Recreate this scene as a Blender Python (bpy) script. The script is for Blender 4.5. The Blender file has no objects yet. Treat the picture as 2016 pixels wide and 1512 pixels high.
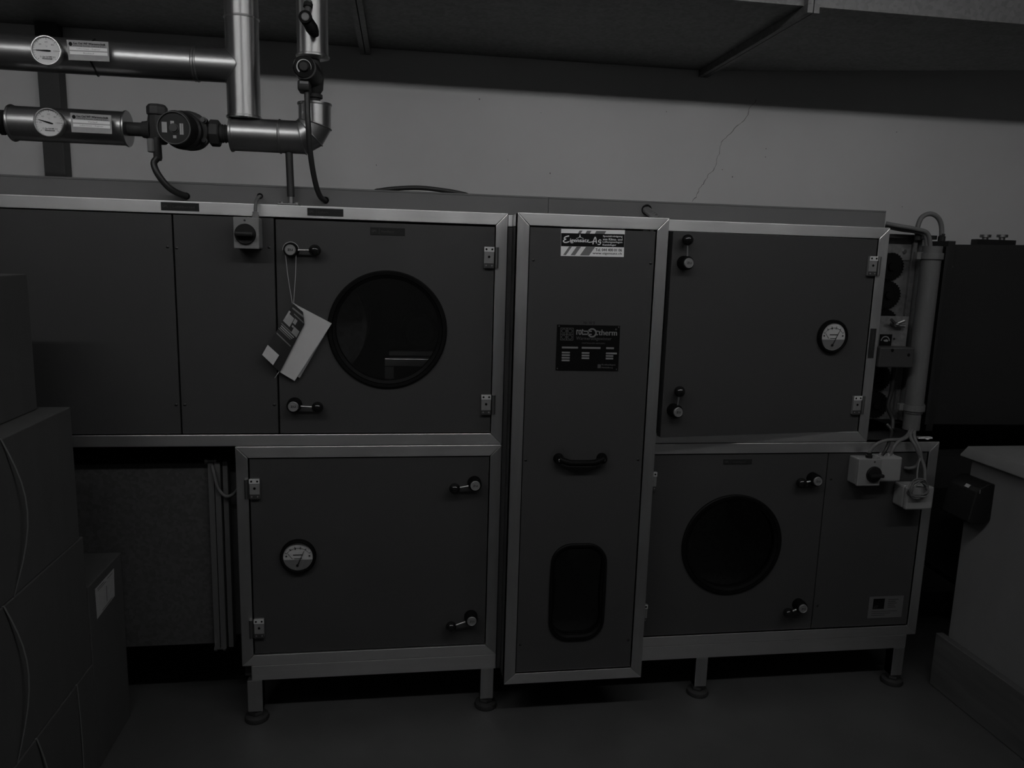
import bpy, bmesh, math, random
from mathutils import Vector, Matrix
random.seed(7)
PI = math.pi
scene = bpy.context.scene
C = scene.collection

# ------------------------------------------------------------------ camera
CAM = Vector((0.0, -2.5, 1.628))
FPX = 1488.67
def cam_axes(yaw, pitch, roll):
    y, p, r = (math.radians(a) for a in (yaw, pitch, roll))
    rt = Vector((math.cos(y), -math.sin(y), 0)); fw = Vector((math.sin(y), math.cos(y), 0)); up = Vector((0, 0, 1))
    f2 = math.cos(p)*fw + math.sin(p)*up; u2 = -math.sin(p)*fw + math.cos(p)*up
    return math.cos(r)*rt + math.sin(r)*u2, -math.sin(r)*rt + math.cos(r)*u2, f2
AX_R, AX_U, AX_F = cam_axes(8.516, -9.557, 1.686)
cam = bpy.data.cameras.new('camera'); camo = bpy.data.objects.new('camera', cam); C.objects.link(camo)
m = Matrix.Identity(4)
for i in range(3):
    m[i][0] = AX_R[i]; m[i][1] = AX_U[i]; m[i][2] = -AX_F[i]; m[i][3] = CAM[i]
camo.matrix_world = m
cam.sensor_fit = 'HORIZONTAL'; cam.sensor_width = 36.0; cam.lens = FPX/2016*36.0
cam.clip_start = .02; cam.clip_end = 60
scene.camera = camo

def ray(u, v): return AX_F + AX_R*((u-1008)/FPX) + AX_U*((756-v)/FPX)
def at(u, v, Y=None, X=None, Z=None):
    d = ray(u, v)
    if Y is not None: t = (Y-CAM.y)/d.y
    elif X is not None: t = (X-CAM.x)/d.x
    else: t = (Z-CAM.z)/d.z
    return CAM + d*t

# ------------------------------------------------------------------ world, exposure
w = bpy.data.worlds.new('room_air'); scene.world = w; w.use_nodes = True
w.node_tree.nodes['Background'].inputs[0].default_value = (.5, .5, .5, 1)
w.node_tree.nodes['Background'].inputs[1].default_value = .004
vs = scene.view_settings
vs.view_transform = 'Standard'; vs.look = 'None'; vs.gamma = 1.0; vs.use_curve_mapping = False
vs.exposure = 0.0
LAMPS = ((-2.0, -.5), (-.2, 1.3), (1.6, 2.6)); LAMP_R = .032; LAMP_Y, LAMP_Z, LAMP_L = -1.785, 2.818, 21.5

# ------------------------------------------------------------------ materials
MATS = {}
def mat(name, col, rough=.5, metal=0.0, noise=None, bump=None, spec=.5, coat=0.0, aniso=0.0, emit=0.0, voro=None, rnoise=None, tangent=None):
    """grey procedural material; noise=(scale vec, amount), bump=(scale vec, strength), voro=(scale, amount)"""
    M = bpy.data.materials.new(name); M.use_nodes = True; nt = M.node_tree; N = nt.nodes; L = nt.links
    b = N['Principled BSDF']
    b.inputs['Base Color'].default_value = (col, col, col, 1)
    b.inputs['Roughness'].default_value = rough; b.inputs['Metallic'].default_value = metal
    b.inputs['Specular IOR Level'].default_value = spec
    b.inputs['Coat Weight'].default_value = coat
    b.inputs['Anisotropic'].default_value = aniso
    def vecnode(sc):
        tc = N.new('ShaderNodeNewGeometry'); mp = N.new('ShaderNodeMapping')
        mp.inputs['Scale'].default_value = sc; L.new(tc.outputs['Position'], mp.inputs['Vector']); return mp
    if noise or voro:
        if noise:
            tx = N.new('ShaderNodeTexNoise'); tx.inputs['Scale'].default_value = 1; tx.inputs['Detail'].default_value = 5
            L.new(vecnode(noise[0]).outputs[0], tx.inputs['Vector']); src = tx.outputs['Fac']; amt = noise[1]
        else:
            tx = N.new('ShaderNodeTexVoronoi'); tx.inputs['Scale'].default_value = 1
            L.new(vecnode(voro[0]).outputs[0], tx.inputs['Vector'])
            bw = N.new('ShaderNodeRGBToBW'); L.new(tx.outputs['Color'], bw.inputs[0]); src = bw.outputs[0]; amt = voro[1]
        mr = N.new('ShaderNodeMapRange'); mr.inputs['From Min'].default_value = .2; mr.inputs['From Max'].default_value = .8
        mr.inputs['To Min'].default_value = col*(1-amt); mr.inputs['To Max'].default_value = col*(1+amt)
        L.new(src, mr.inputs['Value'])
        cb = N.new('ShaderNodeCombineColor')
        for i in range(3): L.new(mr.outputs[0], cb.inputs[i])
        L.new(cb.outputs[0], b.inputs['Base Color'])
    if rnoise:
        tx = N.new('ShaderNodeTexNoise'); tx.inputs['Scale'].default_value = 1; tx.inputs['Detail'].default_value = 4
        L.new(vecnode(rnoise[0]).outputs[0], tx.inputs['Vector'])
        mr = N.new('ShaderNodeMapRange'); mr.inputs['From Min'].default_value = .25; mr.inputs['From Max'].default_value = .75
        mr.inputs['To Min'].default_value = rough-rnoise[1]; mr.inputs['To Max'].default_value = rough+rnoise[1]
        L.new(tx.outputs['Fac'], mr.inputs['Value']); L.new(mr.outputs[0], b.inputs['Roughness'])
    if bump:
        tx = N.new('ShaderNodeTexNoise'); tx.inputs['Scale'].default_value = 1; tx.inputs['Detail'].default_value = 4
        L.new(vecnode(bump[0]).outputs[0], tx.inputs['Vector'])
        bp = N.new('ShaderNodeBump'); bp.inputs['Strength'].default_value = bump[1]; bp.inputs['Distance'].default_value = .002
        L.new(tx.outputs['Fac'], bp.inputs['Height']); L.new(bp.outputs[0], b.inputs['Normal'])
    if tangent:
        cx = N.new('ShaderNodeCombineXYZ')
        for i in range(3): cx.inputs[i].default_value = tangent[i]
        L.new(cx.outputs[0], b.inputs['Tangent'])
    if emit:
        b.inputs['Emission Color'].default_value = (1, 1, 1, 1); b.inputs['Emission Strength'].default_value = emit
    MATS[name] = M
    return M
mat('panel_paint', .048, .48, spec=.35, noise=((3, 3, 3), .05), bump=((60, 60, 60), .03))
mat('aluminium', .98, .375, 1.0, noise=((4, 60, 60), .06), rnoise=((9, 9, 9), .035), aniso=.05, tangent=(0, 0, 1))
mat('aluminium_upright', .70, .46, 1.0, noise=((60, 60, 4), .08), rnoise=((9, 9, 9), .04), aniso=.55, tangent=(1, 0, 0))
mat('alu_plain', .5, .35, 1.0)
mat('steel_bright', .6, .3, 1.0)
mat('steel_dull', .22, .45, 1.0)
mat('steel_dark', .07, .5, 1.0)
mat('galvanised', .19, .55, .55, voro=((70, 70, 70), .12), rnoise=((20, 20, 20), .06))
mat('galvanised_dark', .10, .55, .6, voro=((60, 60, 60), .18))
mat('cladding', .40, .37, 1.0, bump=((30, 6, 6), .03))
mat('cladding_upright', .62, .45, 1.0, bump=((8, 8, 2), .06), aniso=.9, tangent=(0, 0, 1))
mat('rubber', .0035, .6, spec=.12)
mat('black_plastic', .010, .5, spec=.3)
mat('black_gloss', .008, .12)
mat('dark_plastic', .035, .5)
mat('dark_iron', .030, .6, spec=.3, bump=((150, 150, 150), .1))
mat('grey_plastic', .20, .55, spec=.3)
mat('pale_plastic', .24, .55, spec=.3)
mat('conduit_grey', .105, .55, spec=.3)
mat('cable_grey', .12, .55, spec=.3)
mat('cable_black', .018, .5)
mat('trunk_paint', .125, .55, spec=.3, noise=((2, 8, 8), .05))
mat('paper', .50, .8, noise=((40, 40, 40), .04))
mat('paper_dim', .36, .8, noise=((60, 60, 60), .08))
mat('paper_white', .85, .6)
mat('print_black', .008, .7, spec=.15)
mat('print_dark', .03, .7, spec=.2)
mat('print_grey', .16, .6)
mat('print_mid', .30, .6)
mat('plate_black', .004, .6, spec=.1)
mat('hinge_grey', .21, .5, .2)
mat('hinge_pale', .62, .45, .2)
mat('cap_metal', .26, .45, .4)
mat('label_black', .018, .6, spec=.2)
mat('label_text', .06, .6, spec=.2)
mat('plate_field', .19, .6)
mat('foil', .15, .5, .3)
mat('dial_white', .66, .4)
mat('gauge_white', .46, .45)
mat('dial_grey', .13, .5)
mat('wall_plaster', .66, .85, noise=((1.6, 1.6, 1.6), .05), bump=((90, 90, 90), .12))
mat('dark_paint', .065, .6, spec=.3)
mat('concrete_floor', .060, .55, noise=((5, 5, 5), .16), bump=((40, 40, 40), .06))
mat('concrete_ceiling', .30, .9, noise=((3, 3, 3), .1))
mat('far_wall', .4, .9)
mat('cardboard', .060, .85, noise=((14, 14, 3), .10), bump=((6, 90, 6), .06))
mat('strap', .17, .4)
mat('counter_plaster', .17, .8, noise=((6, 6, 3), .12))
mat('worktop', .18, .6, noise=((8, 8, 8), .05))
mat('plank_wood', .085, .7, noise=((30, 3, 30), .3), bump=((60, 6, 60), .15))
mat('duct_black', .016, .6, spec=.3)
mat('canvas', .03, .9)
mat('galvanised_strip', .13, .55, .4)
mat('cavity', .03, .7)
mat('tube_glow', .8, .5, emit=LAMP_L)
mat('white_enamel', .7, .4)
# thin glass pane: mostly clear with a faint mirror
g = bpy.data.materials.new('pane_glass'); g.use_nodes = True; nt = g.node_tree
for n in list(nt.nodes): nt.nodes.remove(n)
out = nt.nodes.new('ShaderNodeOutputMaterial'); mx = nt.nodes.new('ShaderNodeMixShader'); tr = nt.nodes.new('ShaderNodeBsdfTransparent'); gl = nt.nodes.new('ShaderNodeBsdfGlossy')
tr.inputs[0].default_value = (.82, .82, .82, 1); gl.inputs['Roughness'].default_value = .04; gl.inputs[0].default_value = (.8, .8, .8, 1); mx.inputs[0].default_value = .05
nt.links.new(tr.outputs[0], mx.inputs[1]); nt.links.new(gl.outputs[0], mx.inputs[2]); nt.links.new(mx.outputs[0], out.inputs[0])
MATS['pane_glass'] = g
MATS['dial_glass'] = g

# ------------------------------------------------------------------ mesh builder
def basis(d):
    d = d.normalized(); a = Vector((0, 0, 1)) if abs(d.z) < .9 else Vector((1, 0, 0))
    x = d.cross(a).normalized(); return x, d.cross(x).normalized()
class MB:
    def __init__(s): s.v = []; s.f = []; s.m = []; s.cur = 0
    def mi(s, i): s.cur = i; return s
    def face(s, ids): s.f.append(tuple(ids)); s.m.append(s.cur)
    def add(s, vs, fs):
        o = len(s.v); s.v += [Vector(p) for p in vs]
        for f in fs: s.face([o+i for i in f])
        return s
    def box(s, x0, x1, y0, y1, z0, z1, bev=0):
        if x0 > x1: x0, x1 = x1, x0
        if y0 > y1: y0, y1 = y1, y0
        if z0 > z1: z0, z1 = z1, z0
        if bev:
            bm = bmesh.new(); bmesh.ops.create_cube(bm, size=1)
            for v in bm.verts: v.co = Vector((x0+(v.co.x+.5)*(x1-x0), y0+(v.co.y+.5)*(y1-y0), z0+(v.co.z+.5)*(z1-z0)))
            bmesh.ops.bevel(bm, geom=bm.edges[:], offset=bev, segments=2, profile=.5, affect='EDGES')
            bm.verts.index_update(); s.add([v.co.copy() for v in bm.verts], [[v.index for v in f.verts] for f in bm.faces]); bm.free(); return s
        vs = [(x, y, z) for x in (x0, x1) for y in (y0, y1) for z in (z0, z1)]
        return s.add(vs, [(0, 1, 3, 2), (4, 6, 7, 5), (0, 4, 5, 1), (2, 3, 7, 6), (0, 2, 6, 4), (1, 5, 7, 3)])
    def prism(s, pts, off):
        """closed polygon pts (3D) extruded by vector off"""
        n = len(pts); off = Vector(off); a = [Vector(p) for p in pts]
        return s.add(a+[p+off for p in a], [tuple(range(n))[::-1], tuple(range(n, 2*n))]+[(i, (i+1) % n, n+(i+1) % n, n+i) for i in range(n)])
    def lathe(s, o, d, prof, n=32, cap0=True, cap1=True, phase=0):
        """profile [(t along d, radius)]"""
        o = Vector(o); d = Vector(d).normalized(); x, y = basis(d); st = len(s.v)
        for t, r in prof:
            for k in range(n):
                a = 2*PI*k/n+phase; s.v.append(o+d*t+(x*math.cos(a)+y*math.sin(a))*r)
        for i in range(len(prof)-1):
            for k in range(n):
                k2 = (k+1) % n; s.face((st+i*n+k, st+i*n+k2, st+(i+1)*n+k2, st+(i+1)*n+k))
        if cap0: s.face([st+k for k in range(n)][::-1])
        if cap1: s.face([st+(len(prof)-1)*n+k for k in range(n)])
        return s
    def cyl(s, p0, p1, r, n=24, r1=None):
        p0 = Vector(p0); p1 = Vector(p1); return s.lathe(p0, p1-p0, [(0, r), ((p1-p0).length, r if r1 is None else r1)], n)
    def sphere(s, c, r, n=24, d=(0, 0, 1)):
        pr = [(-r*math.cos(PI*i/12), max(r*math.sin(PI*i/12), r*.01)) for i in range(13)]
        return s.lathe(c, d, pr, n)
    def ring(s, o, d, R, w_, h, n=48):
        """ring of rectangular-rounded section: outer radius R, width w_, proud h along d"""
        return s.lathe(o, d, [(0, R), (h*.6, R), (h, R-w_*.25), (h, R-w_*.7), (h*.5, R-w_), (0, R-w_)], n, False, False)
    def tube(s, pts, r, n=12):
        pts = [Vector(p) for p in pts]; st = len(s.v); N_ = len(pts); x = None
        for i, p in enumerate(pts):
            d = (pts[min(i+1, N_-1)]-pts[max(i-1, 0)]).normalized()
            if x is None: x, _ = basis(d)
            x = (x-d*x.dot(d)).normalized(); y = d.cross(x)
            for k in range(n):
                a = 2*PI*k/n; s.v.append(p+(x*math.cos(a)+y*math.sin(a))*r)
        for i in range(N_-1):
            for k in range(n):
                k2 = (k+1) % n; s.face((st+i*n+k, st+i*n+k2, st+(i+1)*n+k2, st+(i+1)*n+k))
        s.face([st+k for k in range(n)][::-1]); s.face([st+(N_-1)*n+k for k in range(n)])
        return s
    def holed(s, x0, x1, z0, z1, yf, yb, shape, cx, cz, n=72):
        """plate with a hole; shape(theta) -> hole radius"""
        th = [2*PI*k/n for k in range(n)]+[math.atan2(z-cz, x-cx) % (2*PI) for x in (x0, x1) for z in (z0, z1)]
        th = sorted(set(th)); n = len(th); st = len(s.v)
        for t in th:
            c, q = math.cos(t), math.sin(t)
            k = min(((x1-cx)/c if c > 1e-9 else (x0-cx)/c if c < -1e-9 else 1e9), ((z1-cz)/q if q > 1e-9 else (z0-cz)/q if q < -1e-9 else 1e9))
            r = shape(t)
            for y in (yf, yb): s.v.append(Vector((cx+c*k, y, cz+q*k))); s.v.append(Vector((cx+c*r, y, cz+q*r)))
        for i in range(n):
            a = st+4*i; b = st+4*((i+1) % n)
            s.face((a, b, b+1, a+1)); s.face((a+2, a+3, b+3, b+2)); s.face((a, a+2, b+2, b)); s.face((a+1, b+1, b+3, a+3))
        return s
    def loopring(s, shape, cx, cz, prof, n=72):
        """band following a hole outline: prof = [(radial offset, y)]"""
        st = len(s.v); m_ = len(prof)
        for k in range(n):
            t = 2*PI*k/n; r = shape(t)
            for o, y in prof: s.v.append(Vector((cx+math.cos(t)*(r+o), y, cz+math.sin(t)*(r+o))))
        for k in range(n):
            a = st+k*m_; b = st+((k+1) % n)*m_
            for j in range(m_-1): s.face((a+j, a+j+1, b+j+1, b+j))
        return s
    def disc(s, shape, cx, cz, y, n=72):
        st = len(s.v)
        for k in range(n):
            t = 2*PI*k/n; s.v.append(Vector((cx+math.cos(t)*shape(t), y, cz+math.sin(t)*shape(t))))
        s.face([st+k for k in range(n)]); return s
    def xf(s, M, i0=0):
        for i in range(i0, len(s.v)): s.v[i] = M @ s.v[i]
        return s
WPOS = {}
def link(o, parent, pos, base_world):
    C.objects.link(o); pw = WPOS[parent.name] if parent else Vector((0, 0, 0))
    if parent: o.parent = parent
    o.location = pos-pw; WPOS[o.name] = pos.copy()
def obj(name, mb, mats, parent=None, smooth=35, kind=None, base=False):
    xs = [v.x for v in mb.v]; ys = [v.y for v in mb.v]; zs = [v.z for v in mb.v]
    c = Vector(((min(xs)+max(xs))/2, (min(ys)+max(ys))/2, min(zs) if base else (min(zs)+max(zs))/2))
    me = bpy.data.meshes.new(name); me.from_pydata([v-c for v in mb.v], [], mb.f)
    if isinstance(mats, str): mats = [mats]
    for n in mats: me.materials.append(MATS[n])
    me.polygons.foreach_set('material_index', mb.m)
    bm = bmesh.new(); bm.from_mesh(me); bmesh.ops.recalc_face_normals(bm, faces=bm.faces[:])
    if smooth:
        for f_ in bm.faces: f_.smooth = True
        for e in bm.edges:
            if len(e.link_faces) == 2:
                a = e.calc_face_angle(0)
                if a > math.radians(smooth): e.smooth = False
                elif a > .17:
                    p, q = (f_.calc_area() for f_ in e.link_faces)
                    if max(p, q) > 8*max(min(p, q), 1e-12): e.smooth = False
    bm.to_mesh(me); bm.free()
    me.update()
    o = bpy.data.objects.new(name, me); link(o, parent, c, None)
    if kind: o['kind'] = kind
    return o
def tag(o, label, cat, group=None):
    o['label'] = label; o['category'] = cat
    if group: o['group'] = group
    return o
def thing(name, label, cat, loc, group=None):
    o = bpy.data.objects.new(name, None); o.empty_display_size = .05
    link(o, None, Vector(loc), None); return tag(o, label, cat, group)
def B(*a, **k): return MB().box(*a, **k)
def bez(pts, n=10):
    """Catmull-Rom through pts"""
    pts = [Vector(p) for p in pts]; P = [2*pts[0]-pts[1]]+pts+[2*pts[-1]-pts[-2]]; out = []
    for i in range(1, len(P)-2):
        a, b, c, d = P[i-1:i+3]
        for k in range(n):
            t = k/n
            out.append(.5*((2*b)+(c-a)*t+(2*a-5*b+4*c-d)*t*t+(3*b-a-3*c+d)*t**3))
    return out+[pts[-1]]
_fc = {}
def text_verts(s):
    if s not in _fc:
        cu = bpy.data.curves.new('t', 'FONT'); cu.body = s; cu.resolution_u = 2
        o = bpy.data.objects.new('t', cu); C.objects.link(o)
        dg = bpy.context.evaluated_depsgraph_get(); me = bpy.data.meshes.new_from_object(o.evaluated_get(dg))
        _fc[s] = ([v.co.copy() for v in me.vertices], [tuple(p.vertices) for p in me.polygons])
        bpy.data.objects.remove(o); bpy.data.curves.remove(cu); bpy.data.meshes.remove(me)
    return _fc[s]
def text(mb, s, x0, x1, z0, z1, fn, slant=0, bold=0):
    """lettering fitted in the u,v box; fn(u,v) -> world point"""
    vs, fs = text_verts(s)
    if not vs: return mb
    a = min(v.x for v in vs); b = max(v.x for v in vs); c = min(v.y for v in vs); d = max(v.y for v in vs)
    for i, k in enumerate((0,) if not bold else (-bold, bold)):
        mb.add([fn(x0+(v.x-a)/(b-a)*(x1-x0)+slant*(v.y-c)/(d-c)+k, z0+(v.y-c)/(d-c)*(z1-z0))-Vector((0, i*6e-5, 0)) for v in vs], fs)
    return mb
def flat(Y): return lambda x, z: Vector((x, Y, z))

# ------------------------------------------------------------------ the room
WY = 1.10; CEIL = 3.0
def struct(name, mb, m_, smooth=0):
    o = obj(name, mb, m_, None, smooth); o['kind'] = 'structure'; return o
struct('floor', B(-3.6, 4.6, -6.1, WY+.1, -.1, 0), 'concrete_floor')
wall = struct('wall_back', B(-3.6, 4.6, WY, WY+.1, 0, CEIL), 'wall_plaster')
struct('ceiling', B(-3.6, 4.6, -6.1, WY+.1, CEIL, CEIL+.1), 'concrete_ceiling')
struct('wall_left', B(-3.7, -3.6, -6.1, WY+.1, 0, CEIL), 'far_wall')
struct('wall_right', B(4.6, 4.7, -6.1, WY+.1, 0, CEIL), 'far_wall')
struct('wall_front', B(-3.6, 4.6, -6.2, -6.1, 0, CEIL), 'far_wall')
# the hairline crack in the plaster and small chips
def crackmb(px, wd):
    mb = MB(); pts = [at(u, v, Y=WY-.0006) for u, v in px]
    fine = []
    for a, b in zip(pts, pts[1:]):
        for k in range(4):
            q = a.lerp(b, k/4); fine.append(q+Vector((random.uniform(-.004, .004), 0, random.uniform(-.003, .003))))
    fine.append(pts[-1])
    for a, b in zip(fine, fine[1:]):
        d = (b-a).normalized(); nrm = Vector((-d.z, 0, d.x))*wd*random.uniform(.6, 1.3)
        mb.add([a-nrm, b-nrm, b+nrm, a+nrm], [(0, 1, 2, 3)])
    return mb
obj('crack', crackmb([(1490, 195), (1476, 214), (1473, 226), (1455, 245), (1438, 262), (1420, 280), (1416, 298), (1412, 315), (1404, 336), (1393, 346), (1386, 362), (1377, 372), (1372, 384), (1363, 397)], .0013), 'print_grey', wall, 0)
for u, v, r in ((944, 195, 4), (1083, 341, 4), (1065, 222, 2), (1422, 334, 3), (1442, 348, 4), (1508, 293, 3), (1507, 309, 3), (1765, 260, 3), (1776, 407, 3), (1312, 220, 3), (741, 325, 3), (640, 245, 3), (1000, 315, 2)):
    p = at(u, v, Y=WY); mb = MB(); mb.add([p+Vector((math.cos(k*PI/3)*r*.0008, -.0005, math.sin(k*PI/3)*r*.0011*random.uniform(.6, 1.2))) for k in range(6)], [range(6)])
    obj('plaster_chip', mb, 'print_grey', wall, 0)
p0 = at(80, 150, Y=1.06); p1 = at(120, 150, Y=1.06)
tag(obj('steel_column', B(p0.x, p1.x+.004, 1.03, WY-.001, 0.001, CEIL-.001, bev=.004), 'dark_paint', base=True), 'dark painted upright column against the plaster wall behind the pipes', 'column')

# fluorescent batten that lights the room (behind and above the viewer)
for (LAMP_X0, LAMP_X1), side in zip(LAMPS, ('left', 'middle', 'right')):
    t = thing('ceiling_light', 'fluorescent tube batten hung below the ceiling, the %s one of three' % side, 'lamp', ((LAMP_X0+LAMP_X1)/2, LAMP_Y, LAMP_Z), 'fluorescent battens')
    obj('tube', MB().cyl((LAMP_X0, LAMP_Y, LAMP_Z), (LAMP_X1, LAMP_Y, LAMP_Z), LAMP_R, 20), 'tube_glow', t)
    obj('batten', B(LAMP_X0-.05, LAMP_X1+.05, LAMP_Y-.04, LAMP_Y+.04, LAMP_Z+.055, LAMP_Z+.11, bev=.006), 'white_enamel', t)
    for x in (LAMP_X0-.03, LAMP_X1+.03): obj('lamp_holder', B(x-.012, x+.012, LAMP_Y-.025, LAMP_Y+.025, LAMP_Z-.03, LAMP_Z+.056, bev=.003), 'white_enamel', t)
    for x in (LAMP_X0+.25, LAMP_X1-.25): obj('hanger', MB().cyl((x, LAMP_Y, LAMP_Z+.11), (x, LAMP_Y, CEIL), .006, 10), 'steel_dull', t)

# ------------------------------------------------------------------ big duct under the ceiling
DZ = 2.517; DY = .141; DYB = WY-.01
X1 = at(1598, 10, Z=DZ).x; X0 = at(712, 50, Z=DZ).x
t = thing('ceiling_duct', 'wide galvanised ventilation duct running under the ceiling along the wall', 'duct', (.6, .6, DZ))
def section(xa, xb, yba, ybb):
    pts = [(xa, DY, DZ), (xb, DY, DZ), (xb, ybb, DZ), (xa, yba, DZ)]
    return MB().prism(pts, (0, 0, .42))
obj('duct_section', section(-3.4, X0-.02, DYB, DYB), 'galvanised', t, 0)
obj('duct_section', section(X0+.02, X1-.02, DYB, DYB), 'galvanised', t, 0)
pe = at(2016, 138, Z=DZ)
yb_end = DYB+(pe.y-DYB)*(3.4-X1)/(pe.x-X1) if pe.x > X1 else DYB
yb_end = min(DYB, max(.5, yb_end))
obj('duct_section', section(X1+.02, 3.4, DYB, yb_end), 'galvanised', t, 0)
for x in (X0, X1):
    for s in (-1, 1):
        mb = MB(); xa = x+s*.002; xb = x+s*.022
        mb.box(xa, xb, DY-.03, DYB, DZ-.03, DZ-.001); mb.box(xa, xb, DY-.03, DY-.0005, DZ-.0005, DZ+.40)
        obj('duct_flange', mb, 'galvanised', t, 0)
    obj('corner_bolt', MB().cyl((x-.03, DY-.016, DZ+.03), (x+.03, DY-.016, DZ+.03), .006, 6), 'galvanised', t)

# ------------------------------------------------------------------ the air handling cabinets
ZA1, ZAI, ZAB, ZM, ZBT, ZBB, ZB0, ZR = 1.7671, 1.7284, 1.0316, .9913, .9512, .2544, .2144, .1584
XA1, XAI, XB0, XBI, XD0, XD1, XDI, XE1, XEI, XES, XS, XDR = .3454, .3065, -.5334, -.4935, .8286, 1.7065, 1.6681, 2.0031, 1.9648, 1.5608, -.6972, -.3932
XDL = XD0+.04; XC0, XC1, ZCT, ZCB, DC = .3615, .8586, 1.7658, .1546, .10
PY = .006    # panels sit a little behind the frame face
G = .0018    # joint
def rounded(mb, off, seg=2):
    bm = bmesh.new(); vv = [bm.verts.new(v) for v in mb.v]
    for f_ in mb.f: bm.faces.new([vv[i] for i in f_])
    bmesh.ops.recalc_face_normals(bm, faces=bm.faces[:])
    bmesh.ops.bevel(bm, geom=bm.edges[:], offset=off, segments=seg, affect='EDGES', profile=.5); bm.verts.index_update()
    o = MB(); o.add([v.co.copy() for v in bm.verts], [[v.index for v in f_.verts] for f_ in bm.faces]); bm.free(); return o
def rails(t, x0, x1, z0, z1, w_=.0393, y0=0.0, y1=.04, seam=.0005):
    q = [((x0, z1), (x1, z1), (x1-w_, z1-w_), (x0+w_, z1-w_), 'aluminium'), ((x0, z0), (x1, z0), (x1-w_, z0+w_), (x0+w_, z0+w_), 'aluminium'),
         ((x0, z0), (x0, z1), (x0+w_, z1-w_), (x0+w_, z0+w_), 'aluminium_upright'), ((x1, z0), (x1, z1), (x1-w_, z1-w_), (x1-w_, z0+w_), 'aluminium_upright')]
    for a, b, c, d, m_ in q:
        cx = sum(p[0] for p in (a, b, c, d))/4; cz = sum(p[1] for p in (a, b, c, d))/4
        sh = lambda p: (p[0]-(seam if p[0] > cx else -seam)*1, p[1]-(seam if p[1] > cz else -seam)*1)
        pts = [sh(p) for p in (a, b, c, d)]
        mb = MB()
        # slightly rounded section: face plus two narrow chamfers
        mb.prism([(p[0], y0, p[1]) for p in pts], (0, y1-y0, 0))
        obj('frame_rail', rounded(mb, .0016), m_, t, 40)
def casing(t, x0, x1, z0, z1, y0=.042, y1=.9, th=.02, m_='panel_paint', name='casing'):
    mb = MB()
    mb.box(x0, x1, y1-th, y1, z0, z1); mb.box(x0, x0+th, y0, y1-th, z0, z1); mb.box(x1-th, x1, y0, y1-th, z0, z1)
    mb.box(x0+th, x1-th, y0, y1-th, z1-th, z1); mb.box(x0+th, x1-th, y0, y1-th, z0, z0+th)
    obj(name, mb, m_, t, 0)
def panel(t, x0, x1, z0, z1, name='panel', m_='panel_paint'):
    return obj(name, B(x0+.0025, x1-.0025, PY, PY+.03, z0+G, z1-.003, bev=.0012), m_, t, 30)
def screw(t, u, v, Y, dark=True, r=.0045):
    p = at(u, v, Y=Y); obj('screw', MB().lathe(p+Vector((0, .002, 0)), (0, -1, 0), [(0, r), (.003, r), (.0042, r*.6)], 12), 'steel_dark' if dark else 'steel_dull', t)
I4 = Matrix.Identity(4)
def hinge(door, x, z, side, M=I4, Y=0.0):
    """side=+1: knuckle on the right of the plate"""
    y1 = Y+PY; mb = MB()
    mb.mi(0).box(x-.0165, x+.0165, y1-.012, y1, z-.034, z+.034, bev=.0015)
    mb.mi(1).box(x-.0165, x+.0165, y1-.0135, y1-.011, z+.0185, z+.0345)
    mb.mi(2)
    for s in (-1, 1): mb.lathe((x+s*.0095, y1-.0134, z+.0265), (0, -1, 0), [(0, .0034), (.001, .0034)], 12); 
    mb.lathe((x, y1-.0119, z+.002), (0, -1, 0), [(0, .0042), (.001, .0042)], 12)
    mb.mi(0)
    for s in (-1, 1): mb.lathe((x+s*.0095, y1-.0119, z-.026), (0, -1, 0), [(0, .0026), (.0012, .0026)], 10)
    mb.mi(3).box(x-.0165, x+.0165, y1-.0125, y1-.011, z-.0345, z-.0185)
    mb.xf(M); obj('hinge', mb, ['hinge_grey', 'hinge_pale', 'rubber', 'dark_plastic'], door)
    kx = x+side*.0255; kb = MB()
    kb.box(kx-.006, kx+.007, Y-.003, Y, z-.034, z+.034); kb.cyl((kx-.001, Y-.0065, z-.033), (kx-.001, Y-.0065, z+.033), .0055, 14)
    return kb
def lever(door, hub, ball, M=I4, Y=0.0):
    """hub and ball: centres in the door's closed position; hub face stands off the door"""
    yb = Y+PY; h = Vector(hub); b = Vector(ball)
    obj('handle_hub', MB().lathe((h.x, yb, h.z), (0, -1, 0), [(0, .0235), (.030, .0225), (.036, .0205)], 28).xf(M), 'rubber', door)
    mb = MB().lathe((h.x, yb-.036, h.z), (0, -1, 0), [(0, .0165), (.005, .0165), (.0062, .0150), (.0050, .0140)], 28)
    obj('handle_cap', mb.xf(M), 'cap_metal', door)
    mb = text(MB(), 'zu', h.x-.008, h.x+.008, h.z-.003, h.z+.004, flat(yb-.0424))
    obj('handle_mark', mb.xf(M), 'print_dark', door, 0)
    d = (Vector((b.x, 0, b.z))-Vector((h.x, 0, h.z))).normalized(); y = yb-.027
    obj('handle_rod', MB().cyl((h.x+d.x*.018, y, h.z+d.z*.018), (b.x-d.x*.010, y, b.z-d.z*.010), .0032, 12).xf(M), 'steel_bright', door)
    obj('handle_knob', MB().sphere((b.x, y, b.z), .0188, 24, (d.x, 0, d.z)).xf(M), 'black_gloss', door)
def circ(r): return lambda t: r
def rrect(a, b, r):
    def f(t):
        c, s = abs(math.cos(t)), abs(math.sin(t))
        k = min(a/c if c > 1e-9 else 1e9, b/s if s > 1e-9 else 1e9)
        if k*c > a-r and k*s > b-r:
            px, pz = a-r, b-r; dt = c*px+s*pz
            k = dt+math.sqrt(max(0, dt*dt-(px*px+pz*pz-r*r)))
        return k
    return f
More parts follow.
